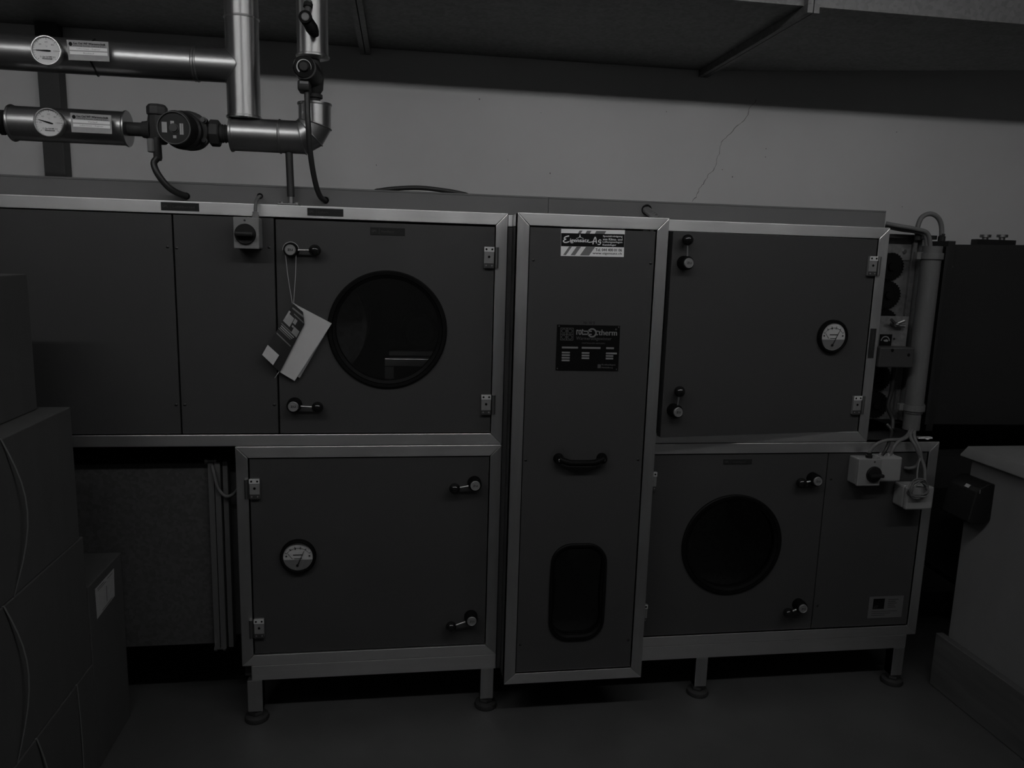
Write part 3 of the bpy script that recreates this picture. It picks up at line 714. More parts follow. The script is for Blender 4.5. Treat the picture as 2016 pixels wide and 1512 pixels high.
def thermometer(parent, u, v, Y, needle, R=.0405):
    c = at(u, v, Y=Y)
    o = obj('thermometer', MB().lathe((c.x, Y+.022, c.z), (0, -1, 0), [(0, R-.003), (.002, R), (.020, R), (.022, R+.0008), (.024, R-.0012), (.024, R-.0030), (.019, R-.0034)], 48, True, False), 'steel_bright', parent)
    obj('thermometer_stem', MB().cyl((c.x, AY-.03, c.z), (c.x, Y+.022, c.z), .009, 14), 'steel_dull', o)
    obj('thermometer_dial', MB().lathe((c.x, Y+.02, c.z), (0, -1, 0), [(0, R-.0034), (.0155, R-.0034)], 48), 'dial_white', o)
    mb = MB(); f = flat(Y+.0041); r = R*.88
    for k in range(25):
        a = math.radians(225-270*k/24); l = .006 if k % 4 == 0 else .003
        d = Vector((math.cos(a), math.sin(a))); n = Vector((-d.y, d.x))*(.0004 if k % 4 else .0006)
        p, q_ = d*r, d*(r-l)
        mb.add([f(c.x+p.x-n.x, c.z+p.y-n.y), f(c.x+q_.x-n.x, c.z+q_.y-n.y), f(c.x+q_.x+n.x, c.z+q_.y+n.y), f(c.x+p.x+n.x, c.z+p.y+n.y)], [(0, 1, 2, 3)])
        if k % 4 == 0:
            q_ = d*(r-.012); s = str(k*5); wd = .0018*len(s); text(mb, s, c.x+q_.x-wd, c.x+q_.x+wd, c.z+q_.y-.0022, c.z+q_.y+.0022, f)
    text(mb, '°C', c.x-.003, c.x+.003, c.z+.010, c.z+.014, f)
    obj('scale', mb, 'print_grey', o, 0)
    mb = MB(); text(mb, 'Gas Oel WP', c.x-.012, c.x+.012, c.z-.0185, c.z-.0145, f, bold=.0002); text(mb, 'Wärmetechnik', c.x-.013, c.x+.014, c.z-.0235, c.z-.0195, f, bold=.0002)
    obj('lettering', mb, 'print_dark', o, 0)
    a = math.radians(needle); d = Vector((math.cos(a), math.sin(a))); n = Vector((-d.y, d.x))
    pts = [d*-.011+n*.0016, d*-.011-n*.0016, -n*.0022, d*.029-n*.0005, d*.029+n*.0005, n*.0022]
    obj('needle', MB().prism([(c.x+p.x, Y+.0032, c.z+p.y) for p in pts], (0, -.0008, 0)), 'print_black', o, 0)
def pipe_plate(parent, px, rows, Y, bend=0):
    q = [at(u, v, Y=Y) for u, v in px]; f = quad_fn(q, Y)
    o = obj('pipe_label', MB().prism([f(0, 0), f(1, 0), f(1, 1), f(0, 1)], (0, .0015, 0)), 'paper_dim', parent, 0)
    f1 = quad_fn(q, Y-.0005); f2 = quad_fn(q, Y-.0009)
    for v0, v1 in ((.50, .66), (.29, .45)): obj('insert_strip', patch(MB(), f1, .05, .965, v0, v1), 'paper_white', o, 0)
    mb = MB(); text(mb, 'Gas Oel WP Wärmetechnik', .15, .93, .795, .90, f1, bold=.003); text(mb, 'Heizung Sanitär Lüftung Kälte', .15, .93, .70, .755, f1, bold=.002)
    plate_n = 20
    mb.add([f1(.085+.045*math.cos(2*PI*k/plate_n), .80+.10*math.sin(2*PI*k/plate_n)) for k in range(plate_n)], [range(plate_n)])
    obj('lettering', mb, 'print_black', o, 0)
    mb = MB()
    for s, u0, u1, v0, v1 in rows: text(mb, s, u0, u1, v0, v1, f2)
    obj('lettering', mb, 'print_mid', o, 0)
    obj('label_bracket', B((q[0].x+q[1].x)/2-.01, (q[0].x+q[1].x)/2+.01, Y+.001, AY-.03, (q[0].z+q[3].z)/2-.012, (q[0].z+q[3].z)/2+.012), 'steel_dull', o, 0)
    return o
# upper return pipe with riser
xr = -.4815
t = thing('insulated_pipe', 'upper sheet-metal clad pipe running left and joining a vertical riser', 'pipe', (xr, AY, 2.03), 'clad pipes')
xb = at(389, 130, Y=AY).x
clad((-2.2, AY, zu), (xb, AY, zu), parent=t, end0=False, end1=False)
bead((xb, AY, zu), (1, 0, 0), t); bead((xb-.008, AY, zu), (1, 0, 0), t, RP-.001)
clad((xb, AY, zu), (xr, AY, zu), r=RP-.0008, parent=t, name='branch_collar', end0=False, end1=False)
obj('saddle_rim', MB().tube([(xr-math.sqrt(max(0, (RP+.001)**2-(RP*math.sin(a))**2)), AY-RP*math.sin(a)*1.0, zu+RP*math.cos(a)) for a in [2*PI*k/48 for k in range(49)]], .0016, 8), 'cladding', t)
zr0 = at(482, 234, Y=AY).z
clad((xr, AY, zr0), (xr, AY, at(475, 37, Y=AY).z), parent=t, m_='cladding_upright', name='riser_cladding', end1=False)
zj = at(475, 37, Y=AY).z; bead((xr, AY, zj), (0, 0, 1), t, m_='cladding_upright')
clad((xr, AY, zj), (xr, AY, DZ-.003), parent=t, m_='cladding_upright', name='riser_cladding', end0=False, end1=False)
thermometer(t, 90.5, 99, -.05, 180)
pipe_plate(t, ((131, 78), (213, 82.5), (215.5, 121.5), (135, 118)), (('Lufterhitzer - Register', .23, .80, .53, .62), ('Rücklauf', .38, .64, .33, .41)), -.03)
xt = at(192, 140, Y=AY).x
obj('binding_wire', MB().tube([(xt+.004*math.sin(3*a), AY-(RP+.0015)*math.sin(a), zu+(RP+.0015)*math.cos(a)) for a in [2*PI*k/48 for k in range(49)]], .0022, 8), 'steel_dark', t)
# lower supply pipe, left piece
xl0 = at(24, 243, Y=AY).x; xl1 = at(253, 252, Y=AY).x
t = thing('insulated_pipe', 'short lower clad pipe piece with thermometer left of the black pump', 'pipe', ((xl0+xl1)/2, AY, zl-RP), 'clad pipes')
clad((xl0, AY, zl), (xl1, AY, zl), parent=t)
obj('inner_pipe', MB().cyl((xl0-.002, AY, zl), (at(284, 253, Y=AY).x, AY, zl), .0205, 20), 'dark_iron', t)
thermometer(t, 95.5, 241, -.05, 165)
pipe_plate(t, ((138, 222), (218.5, 227), (220.5, 264), (141, 260)), (('Vorlauf', .42, .66, .54, .63), ('Lufterhitzer - Register', .22, .80, .33, .42)), -.03)
# left shut-off valve, cut by the picture edge
vx = at(6, 236, Y=AY).x
t = thing('shutoff_valve', 'dark shut-off valve at the left end of the lower pipe', 'valve', (vx, AY, zl))
obj('valve_body', MB().lathe((vx-.035, AY, zl), (1, 0, 0), [(0, .026), (.006, .030), (.022, .030), (.028, .036), (.040, .036), (.046, .028), (.066, .026)], 8), 'dark_iron', t, 20)
obj('bonnet', MB().lathe((vx, AY-.02, zl), (-.1, -1, .1), [(0, .024), (.03, .02), (.05, .014)], 16), 'dark_iron', t)
obj('grip', B(vx-.045, vx+.02, AY-.082, AY-.066, zl-.012, zl+.012, bev=.005), 'black_plastic', t)
# lower supply pipe, right piece with mitred elbow
xq0 = at(455, 268, Y=AY).x; xq1 = at(552, 270, Y=AY).x; xv = at(619.5, 205, Y=AY).x; ztp = at(620, 204, Y=AY).z
t = thing('insulated_pipe', 'short lower clad pipe with segmented elbow turning upward', 'pipe', ((xq0+xv)/2, AY, zl-RP), 'clad pipes')
clad((xq0, AY, zl), (xq1, AY, zl), parent=t, end1=False)
bead((xq1, AY, zl), (1, 0, 0), t)
def elbow_seg(c0, n0, c1, n1, r=RP, name='elbow_segment', m_='cladding', n=56):
    """cylinder between two oblique planes: axis c0->c1, cut by planes with normals n0, n1"""
    c0 = Vector(c0); c1 = Vector(c1); d = (c1-c0).normalized(); x, y = basis(d); mb = MB(); n0 = Vector(n0); n1 = Vector(n1)
    for cc, nn in ((c0, n0), (c1, n1)):
        for k in range(n):
            a = 2*PI*k/n; off = (x*math.cos(a)+y*math.sin(a))*r
            mb.v.append(cc+off-d*(off.dot(nn)/d.dot(nn)))
    for k in range(n): mb.face((k, (k+1) % n, n+(k+1) % n, n+k))
    return mb
DD = [Vector((math.cos(math.radians(k)), 0, math.sin(math.radians(k)))) for k in (0, 30, 60, 90)]
e1 = Vector((at(594, 270, Y=AY).x, AY, zl)); el = (xv-e1.x)/1.366; e2 = e1+DD[1]*el; e3 = e2+DD[2]*el
NN = [(DD[k]+DD[k+1]).normalized() for k in range(3)]
obj('elbow_segment', elbow_seg((xq1, AY, zl), DD[0], e1, NN[0]), 'cladding', t)
obj('elbow_segment', elbow_seg(e1, NN[0], e2, NN[1]), 'cladding', t)
obj('elbow_segment', elbow_seg(e2, NN[1], e3, NN[2]), 'cladding', t)
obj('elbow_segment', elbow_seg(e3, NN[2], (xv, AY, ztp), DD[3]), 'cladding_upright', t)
def mitre_bead(cc, dd, nn):
    x, y = basis(dd); pts = []
    for k in range(49):
        a = 2*PI*k/48; off = (x*math.cos(a)+y*math.sin(a))*(RP+.0005); pts.append(cc+off-dd*(off.dot(nn)/dd.dot(nn)))
    return MB().tube(pts, .0022, 8)
for cc_, k in ((e1, 0), (e2, 1), (e3, 2)): obj('seam_bead', mitre_bead(cc_, DD[k], NN[k]), 'cladding', t)
obj('end_rim', MB().lathe((xv, AY, ztp), (0, 0, 1), [(-.008, RP), (-.006, RP+.003), (-.003, RP+.004), (0, RP+.003), (0, .02)], 56, False, True), 'cladding_upright', t)
obj('inner_pipe', MB().cyl((at(425, 263, Y=AY).x+.0475, AY, zl), (xq0+.01, AY, zl), .0205, 20), 'dark_iron', t)
# support post
px_ = -.349
t = thing('pipe_support', 'black support post standing on the cabinet top under the clad elbow pipe', 'support', (px_, AY-.005, ZA1))
obj('base_plate', B(px_-.034, px_+.030, .004, .062, ZA1+.0005, ZA1+.005, bev=.001), 'steel_dull', t)
for dx in (-.024, .021): obj('bolt', MB().lathe((px_+dx, .02, ZA1+.005), (0, 0, 1), [(0, .006), (.005, .006)], 6), 'steel_bright', t)
obj('socket', MB().cyl((px_+.004, AY-.008, ZA1+.005), (px_+.004, AY-.008, ZA1+.028), .0085, 16), 'steel_bright', t)
obj('post', MB().cyl((px_+.004, AY-.008, ZA1+.028), (px_, AY-.004, zl-RP+.006), .0115, 16), 'cable_black', t)
# right riser with second pump
zp3 = at(615, 114, Y=AY).z; xp3 = -.2725
t = thing('insulated_pipe', 'right-hand vertical clad pipe coming down from the ceiling duct', 'pipe', (xp3, AY, zp3), 'clad pipes')
clad((xp3, AY, zp3), (xp3, AY, DZ-.003), r=.047, parent=t, m_='cladding_upright', end1=False)
# union and pump between pipe pieces
pc = at(340, 251, Y=-.115); ux = at(425, 263, Y=AY).x
t = thing('circulation_pump', 'black circulation pump with round printed faceplate between the lower clad pipes', 'pump', (pc.x, AY, zl-.06), 'circulation pumps')
obj('pump_volute', MB().lathe((pc.x+.012, AY+.035, zl), (0, -1, 0), [(0, .030), (.01, .052), (.05, .058), (.075, .056), (.08, .05)], 36), 'dark_iron', t)
obj('motor_housing', MB().lathe((pc.x+.004, AY-.040, (pc.z+zl)/2), (-.06, -1, .02), [(0, .054), (.02, .054), (.024, .056), (.03, .056), (.034, .050), (.080, .0455), (.088, .0455)], 40), 'black_plastic', t)
for a in (35, 145, 215, 325):
    ax_, az_ = pc.x+.010+.060*math.cos(math.radians(a)), zl+.052*math.sin(math.radians(a))
    obj('flange_bolt', MB().lathe((ax_, AY-.035, az_), (0, -1, 0), [(-.01, .010), (.012, .010), (.012, .006), (.02, .006)], 12), 'steel_dark', t)
yf = -.105
fp = obj('faceplate', MB().lathe((pc.x, yf+.012, pc.z), (0, -1, 0), [(0, .0455), (.010, .0455), (.013, .044), (.012, .0425), (.010, .0425)], 40), 'black_plastic', t)
obj('face_rim', MB().lathe((pc.x, yf+.004, pc.z), (0, -1, 0), [(0, .0458), (.006, .0462), (.008, .0450), (.006, .0436)], 48, False, False), 'grey_plastic', fp)
mb = MB(); Yf = yf+.0012; f = flat(Yf)
def pq(x0, x1, z0, z1): mb.add([f(pc.x+x0, pc.z+z0), f(pc.x+x1, pc.z+z0), f(pc.x+x1, pc.z+z1), f(pc.x+x0, pc.z+z1)], [(0, 1, 2, 3)])
pq(-.033, -.019, -.013, .016); pq(.016, .021, -.017, .014); pq(.022, .026, -.017, .014); pq(-.009, .001, .011, .020); pq(-.003, .006, -.028, -.020)
obj('face_print', mb, 'paper_dim', fp, 0)
obj('speed_knob', MB().lathe((pc.x, yf+.003, pc.z), (0, -1, 0), [(0, .0135), (.003, .0135), (.003, .011), (.008, .010), (.008, .0)], 28), 'dark_plastic', fp)
obj('outlet', MB().lathe((pc.x+.05, AY, zl), (1, 0, 0), [(0, .030), (.03, .026), (.034, .022), (ux-pc.x-.066, .022)], 24), 'dark_iron', t)
obj('union_nut', MB().lathe((ux-.017, AY, zl), (1, 0, 0), [(0, .036), (.004, .040), (.026, .040), (.030, .036)], 8, phase=.2), 'dark_iron', t, 20)
obj('threaded_end', MB().lathe((ux+.013, AY, zl), (1, 0, 0), [(0, .026), (.008, .028), (.012, .025), (.016, .028), (.020, .025), (.024, .027), (.034, .023)], 24), 'dark_iron', t)
# terminal box / check valve left of the pump
bx0 = at(284, 240, Y=AY-.03).x; bx1 = at(326, 240, Y=AY-.03).x
obj('inlet_body', MB().lathe(((bx0+bx1)/2, AY, zl-.040), (0, 0, 1), [(0, .022), (.01, .030), (.065, .030), (.085, .027)], 10), 'dark_iron', t, 25)
obj('valve_cap', MB().lathe(((bx0+bx1)/2, AY-.004, zl+.044), (0, 0, 1), [(0, .029), (.005, .030), (.022, .030), (.030, .024)], 8, phase=.3), 'dark_plastic', t, 20)
obj('inlet_flange', MB().lathe((bx0-.002, AY, zl), (1, 0, 0), [(-.012, .024), (.0, .026), (.012, .030)], 20), 'dark_iron', t)
nz = at(306, 297, Y=AY-.03)
obj('drain_nut', MB().lathe((nz.x-.010, AY-.03, zl-.030), (0, 0, -1), [(0, .0125), (zl-.030-nz.z+.003, .0125), (zl-.030-nz.z+.005, .010)], 12), 'grey_plastic', t)
obj('cable_gland', MB().lathe((nz.x+.004, AY-.026, zl-.025), (.02, 0, -1), [(0, .0125), (zl-.025-nz.z+.020, .0125), (zl-.025-nz.z+.028, .010)], 16), 'dark_plastic', t)
cable('pump_cable', 'thick black cable curving from the lower pump down into the trunking', [(nz.x+.005, AY-.03, nz.z-.020), at(303, 322, Y=.005), at(311, 343, Y=0), at(330, 367, Y=.01), at(348, 379, Y=.03), at(366, 386, Y=TY-.002)], .0098, 'cable_black', 'pump cables')
# second pump on the vertical run
fc2 = at(598, 131, Y=-.075); zpm = at(620, 160, Y=AY).z
t = thing('circulation_pump', 'small black regulating pump with curved dial between the vertical pipe and elbow', 'pump', (xp3, AY, ztp), 'circulation pumps')
obj('pump_body', MB().lathe((xp3, AY, ztp+.002), (0, 0, 1), [(0, .021), (.012, .021), (.014, .028), (.024, .028), (.028, .022), (.04, .030), (.075, .033), (.10, .028), (zp3-ztp-.006, .02)], 24), 'dark_iron', t)
obj('motor_housing', MB().lathe((fc2.x+.012, AY-.015, fc2.z-.006), (-.1, -1, .05), [(0, .034), (.05, .036), (.075, .034), (.095, .033)], 32), 'black_plastic', t)
fp = obj('faceplate', MB().lathe((fc2.x, -.062, fc2.z), (0, -1, 0), [(0, .0325), (.008, .0325), (.011, .030), (.011, .026)], 36), 'black_gloss', t)
mb = MB(); f = flat(-.0736)
for k in range(28):
    a, b = math.radians(230-250*k/28), math.radians(230-250*(k+1)/28); w0 = .0042*(1-k/34); w1 = .0042*(1-(k+1)/34)
    r = .0215
    mb.add([f(fc2.x+r*math.cos(a), fc2.z+r*math.sin(a)), f(fc2.x+r*math.cos(b), fc2.z+r*math.sin(b)), f(fc2.x+(r-w1)*math.cos(b), fc2.z+(r-w1)*math.sin(b)), f(fc2.x+(r-w0)*math.cos(a), fc2.z+(r-w0)*math.sin(a))], [(0, 1, 2, 3)])
obj('dial_arc', mb, 'paper', fp, 0)
obj('dial_knob', MB().lathe((fc2.x, -.073, fc2.z), (0, -1, 0), [(0, .015), (.006, .014), (.008, .012)], 24), 'black_plastic', fp)
bx = at(586, 158, Y=-.05); bx2 = at(610, 180, Y=-.05)
tb = obj('terminal_box', B(bx.x, bx2.x, -.06, .0, bx2.z, bx.z, bev=.005), 'black_plastic', t)
l0 = at(590, 159, Y=-.0605); l1 = at(607, 165, Y=-.0605)
obj('type_label', B(l0.x, l1.x, -.0608, -.0602, l1.z, l0.z), 'print_grey', tb, 0)
cable('pump_cable', 'long black cable hanging from the upper pump past the elbow to the trunking', [at(604, 178, Y=-.04), at(605, 200, Y=-.045), at(607, 250, Y=-.05), at(612, 310, Y=-.03), at(621, 360, Y=.0), at(630, 386, Y=.03), at(640, 395, Y=TY-.002)], .0085, 'cable_black', 'pump cables')
# vent cock in front of the right riser
vc = at(601, 33, Y=-.055)
t = thing('vent_cock', 'small black vent cock with round grey cap on the right-hand riser', 'valve', vc)
obj('vent_body', MB().lathe((vc.x, -.048, vc.z), (.12, 1, -.20), [(-.006, .0195), (.0, .0195), (.02, .0175), (.045, .015)], 20), 'rubber', t)
obj('vent_cap', MB().lathe((vc.x, -.054, vc.z), (0, -1, 0), [(0, .0115), (.003, .0115), (.004, .009)], 24), 'dial_grey', t)
obj('vent_arm', MB().lathe((vc.x+.006, -.035, vc.z-.008), (.5, .18, -.85), [(0, .017), (.02, .019), (.035, .015), (.046, .008)], 14), 'rubber', t)
obj('vent_spout', MB().cyl((vc.x+.003, -.028, vc.z+.012), (vc.x+.006, -.012, vc.z+.055), .0105, 16), 'steel_dull', t)
obj('vent_collar', MB().lathe((vc.x+.004, -.022, vc.z+.036), (.1, .3, 1), [(0, .014), (.012, .014)], 8), 'black_plastic', t)

# ------------------------------------------------------------------ booklet on a string
t = thing('hanging_booklet', 'folded booklet hanging on a string from the upper door handle', 'booklet', at(585, 670, Y=-.02))
def P(u, v, Y): return at(u, v, Y=Y)
pg = MB().prism([P(577, 597, -.014), P(653, 637, -.014), P(580, 750, -.014), P(550, 732, -.014)], (0, .006, 0)); obj('page_block', pg, 'paper', t, 0)
pg = MB().prism([P(577.5, 596, -.010), P(650, 641, -.004), P(590, 744, -.004), P(556, 726, -.008)], (0, .003, 0)); obj('back_cover', pg, 'paper_dim', t, 0)
def cov(s, u):
    """s: 0 at the left edge, 1 at the curled right edge; u: 0 top, 1 bottom"""
    la = Vector((577.5, 598)).lerp(Vector((515.6, 699)), u); rb = Vector((606, 625)).lerp(Vector((551, 733)), u)
    if u < .12: rb = rb.lerp(Vector((590, 607)), (1-u/.12)*.6)
    p = la.lerp(rb, s); return P(p.x, p.y, -.018-.016*math.sin(PI*(.15+.8*s))*(1-.25*u))
def covpatch(s0, s1, u0, u1, off, m_, name, jag=0):
    mb = MB(); ns, nu = 8, 8
    for j in range(nu+1):
        for i in range(ns+1):
            p = cov(s0+(s1-s0)*i/ns, u0+(u1-u0)*j/nu); mb.v.append(p+Vector((0, -off, 0)))
    for j in range(nu):
        for i in range(ns):
            a = j*(ns+1)+i; mb.face((a, a+1, a+ns+2, a+ns+1))
    return mb
cv = covpatch(0, 1, 0, 1, 0, '', ''); n0 = len(cv.v)
cv.v += [v+Vector((0, .002, 0)) for v in cv.v[:n0]]; cv.f += [tuple(n0+i for i in f_)[::-1] for f_ in cv.f[:]]; cv.m += cv.m[:]
fcov = obj('front_cover', cv, 'print_dark', t, 60)
for s0, s1, u0, u1, m_ in ((.08, .95, .05, .075, 'print_grey'), (.30, .95, .11, .125, 'print_grey'), (.0, .42, .17, .33, 'print_mid'), (.45, .62, .16, .24, 'print_mid'), (.62, .95, .27, .38, 'print_mid'), (.50, .60, .27, .30, 'print_mid'), (.0, .62, .37, .385, 'print_grey'), (.05, .85, .40, .42, 'print_mid'), (.05, .8, .435, .45, 'print_mid'), (.0, .75, .465, .48, 'print_grey'), (.05, .9, .545, .565, 'print_grey'), (-.0, .1, .13, .26, 'paper_dim')):
    obj('cover_print', covpatch(s0, s1, u0, u1, .0006, '', ''), m_, fcov, 60)
obj('address_label', MB().prism([P(527, 679, -.030), P(549.5, 699.5, -.036), P(537.5, 719, -.035), P(516, 698.5, -.029)], (0, .0008, 0)), 'paper', fcov, 0)
sp = at(571, 493, Y=-.02)
for pts in ([at(561.5, 497, Y=-.018), at(567, 545, Y=-.020), at(575.5, 597, Y=-.022)], [at(583, 499, Y=-.018), at(581.5, 545, Y=-.020), at(578, 597, Y=-.022)]):
    obj('string', MB().tube(bez(pts, 4), .0011, 6), 'paper_dim', t)
hubc = at(571, 492, Y=-.036)
obj('string_loop', MB().tube([(hubc.x+.0245*math.cos(a), -.018, hubc.z+.0245*math.sin(a)) for a in [PI*(-.02)+PI*1.04*k/16 for k in range(17)]], .0011, 6), 'paper_dim', t)
obj('string_tail', MB().tube([P(550, 731, -.02), P(546, 737, -.02), P(541, 744, -.019)], .001, 6), 'paper_dim', t)

# ------------------------------------------------------------------ damper, actuator, conduit and black duct on the right
DMY = .12
t = thing('louvre_damper', 'louvre damper with black gearwheels at the right end of the upper cabinet', 'damper', (1.85, .4, ZM))
xg = at(1757, 525, Y=.10).x; xfr0 = at(1785, 560, Y=DMY).x; xfr1 = at(1807, 560, Y=DMY).x
obj('side_plate', B(XD1+.004, xfr0, DMY, DMY+.02, ZM+.06, 1.735), 'galvanised', t, 0)
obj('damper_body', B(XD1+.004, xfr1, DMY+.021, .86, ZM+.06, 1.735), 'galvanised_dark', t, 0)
obj('frame_strip', B(xfr0+.001, xfr0+.018, DMY-.012, DMY+.02, ZM+.06, 1.735, bev=.001), 'galvanised', t)
obj('frame_strip', B(xfr0+.022, xfr1, DMY-.03, DMY+.02, ZM+.06, 1.745, bev=.001), 'galvanised', t)
obj('top_bracket', B(XD1+.006, xfr0-.002, DMY-.006, DMY-.0005, at(1757, 512, Y=DMY).z, 1.715, bev=.001), 'galvanised', t)
p = at(1780, 495, Y=DMY-.006); obj('bolt', MB().lathe(p, (0, -1, 0), [(0, .008), (.006, .008)], 6), 'steel_bright', t)
obj('top_rail', B(XD1+.004, xfr1+.03, DMY-.035, DMY+.02, 1.7352, 1.750, bev=.001), 'steel_dark', t)
zg = at(1757, 525, Y=.10).z; pitch = zg-at(1752, 581, Y=.10).z; rg = pitch*.49
gm = MB(); nT = 28
prof = []
for k in range(nT*4):
    a = 2*PI*k/(nT*4); r = rg if k % 4 in (0, 1) else rg*.93; prof.append((r*math.cos(a), r*math.sin(a)))
gm.prism([(x, 0, z) for x, z in prof], (0, .014, 0)); gm.lathe((0, -.001, 0), (0, -1, 0), [(0, rg*.3), (.008, rg*.28)], 16)
g0 = None
for k in range(6):
    pos = Vector((xg, .106, zg-pitch*k))
    if g0 is None:
        g0 = obj('gearwheel', MB().add([v+pos for v in gm.v], gm.f), 'rubber', t, 30); gc = WPOS[g0.name]-pos
    else:
        o = g0.copy(); C.objects.link(o); o.location = g0.location+Vector((0, 0, -pitch*k)); o.rotation_euler.y = .11*k
# bracket plate with wing nut and position scale
bk = [at(u, v, Y=.055) for u, v in ((1733, 622), (1789, 622), (1784, 682), (1727, 682))]
br = obj('bracket_plate', B(XD1+.012, (bk[1].x+bk[2].x)/2, .055, .060, bk[2].z, bk[0].z, bev=.001), 'galvanised', t)
obj('bracket_arm', B((bk[1].x+bk[2].x)/2-.02, (bk[1].x+bk[2].x)/2-.002, .061, DMY-.001, bk[2].z+.02, bk[0].z-.02), 'galvanised', t, 0)
p = at(1758, 638, Y=.05)
mb = MB().cyl((p.x, .056, p.z), (p.x, .03, p.z), .009, 12)
for d in ((-.8, .6), (.9, .5), (.25, -.05)): mb.tube([(p.x, .036, p.z), (p.x+d[0]*.02, .03, p.z+d[1]*.02), (p.x+d[0]*.032, .026, p.z+d[1]*.03)], .0055, 8)
mb.tube([(p.x, .04, p.z-.004), (p.x+.04, .04, p.z-.006)], .006, 8)
obj('wing_nut', mb, 'steel_dull', br)
s0 = at(1733, 658, Y=.053); s1 = at(1754, 682, Y=.053)
sc = obj('position_scale', B(s0.x, s1.x, .0525, .0549, s1.z, s0.z), 'plate_black', br, 0)
mb = MB(); f = flat(.0521); cx, cz = (s0.x+s1.x)/2-.002, (s0.z+s1.z)/2-.002
for k in range(12):
    a, b = PI*k/12, PI*(k+1)/12
    mb.add([f(cx+.018*math.cos(a), cz+.018*math.sin(a)), f(cx+.018*math.cos(b), cz+.018*math.sin(b)), f(cx+.0145*math.cos(b), cz+.0145*math.sin(b)), f(cx+.0145*math.cos(a), cz+.0145*math.sin(a))], [(0, 1, 2, 3)])
mb.add([f(cx-.004, cz-.002), f(cx+.010, cz-.003), f(cx+.012, cz+.002), f(cx+.006, cz+.006), f(cx-.008, cz+.003)], [range(5)])
obj('scale_pointer', mb, 'pale_plastic', sc, 0)
p = at(1760, 667, Y=.0545); obj('screw', MB().lathe(p, (0, -1, 0), [(0, .004), (.002, .004)], 10), 'steel_dark', br)
a0 = at(1729, 684, Y=-.012); a1 = at(1797, 724, Y=-.012)
t = thing('damper_actuator', 'dark grey actuator box below the damper position scale', 'actuator', (a0.x, .03, a1.z))
obj('actuator_body', B(a0.x+.01, a1.x, -.012, .050, a1.z, a0.z, bev=.004), 'dark_plastic', t)
for u, v in ((1757, 690), (1789, 699)):
    p = at(u, v, Y=-.012); obj('screw_recess', MB().lathe((p.x, -.0115, p.z), (0, -1, 0), [(0, .006), (.0008, .006)], 12), 'rubber', t)
# grey conduit
cx_ = at(1832, 500, Y=.04).x; cx2 = at(1797, 830, Y=.04).x; cxm = (cx_+cx2)/2
r_c = (at(1840, 600, Y=.04).x-at(1807, 600, Y=.04).x)/2
zt_ = at(1837, 482, Y=.04).z; zb_ = at(1796, 845, Y=.04).z; zm_ = at(1797, 810, Y=.04).z
t = thing('cable_conduit', 'vertical grey plastic conduit pipe clamped beside the damper', 'conduit', (cxm, .04, zb_))
obj('conduit_pipe', MB().lathe((cxm, .04, zm_-.005), (0, 0, 1), [(0, r_c*.72), (.0005, r_c), (zt_-zm_, r_c), (zt_-zm_, r_c*.8)], 32), 'conduit_grey', t)
obj('conduit_pipe', MB().lathe((cxm, .04, zb_), (0, 0, 1), [(0, r_c*.7), (0, r_c*.88), (zm_-zb_-.006, r_c*.88)], 32), 'conduit_grey', t)
for u, v in ((1828, 504), (1797, 803)):
    z = at(u, v, Y=.03).z
    mb = MB().box(cxm-.055, cxm+.05, .042, .062, z-.013, z+.013, bev=.002); mb.lathe((cxm, .04, z-.011), (0, 0, 1), [(0, r_c+.006), (.022, r_c+.006)], 32)
    obj('conduit_clamp', mb, 'cable_grey', t)
obj('mounting_rail', B(cxm+.048, cxm+.062, .03, DMY, zb_+.02, zt_-.005, bev=.001), 'steel_dark', t)
obj('clamp_backing', B(cxm-.012, cxm+.047, .064, .075, zb_+.06, zt_-.01), 'steel_dark', t, 0)
# black duct leading away
by = .16; b0 = at(1862, 481, Y=by); b1 = at(2016, 482.6, Y=by); b2 = at(1835, 835, Y=by); bxa = (b0.x+b2.x)/2
t = thing('black_duct', 'large matt black duct leading right from the damper', 'duct', (2.4, .5, b2.z))
obj('duct_shell', MB().prism([(bxa, by, b2.z), (3.2, by, b2.z-.01), (3.2, by, b1.z+.02), (bxa, by, b0.z)], (0, .7, 0)), 'duct_black', t, 0)
obj('duct_flange', B(bxa-.030, bxa-.001, by-.03, by+.72, b2.z-.02, b0.z+.012), 'steel_dark', t, 0)
obj('duct_connector', B(xfr1+.002, bxa-.031, by+.03, by+.66, b2.z+.02, b0.z-.01), 'canvas', t, 0)
hb0 = at(1918, 478, Y=.5); hb1 = at(1993, 478, Y=.5)
obj('hanger_bar', B(hb0.x, hb1.x, .48, .52, b1.z+.006, at(1955, 474, Y=.5).z+.004), 'steel_dark', t, 0)
for u in (1939, 1972):
    p = at(u, 474, Y=.5); p2 = at(u, 463, Y=.5)
    obj('hanger_bolt', MB().lathe((p.x, .5, p.z-.002), (0, 0, 1), [(0, .012), (p2.z-p.z-.008, .012), (p2.z-p.z-.007, .022), (p2.z-p.z+.004, .022)], 12), 'steel_dull', t)
for u, v in ((1874, 506), (1875, 525)):
    p = at(u, v, Y=by-.001); obj('paint_chip', MB().disc(circ(.004), p.x, p.z, by-.0008, 8), 'dial_grey', t, 0)
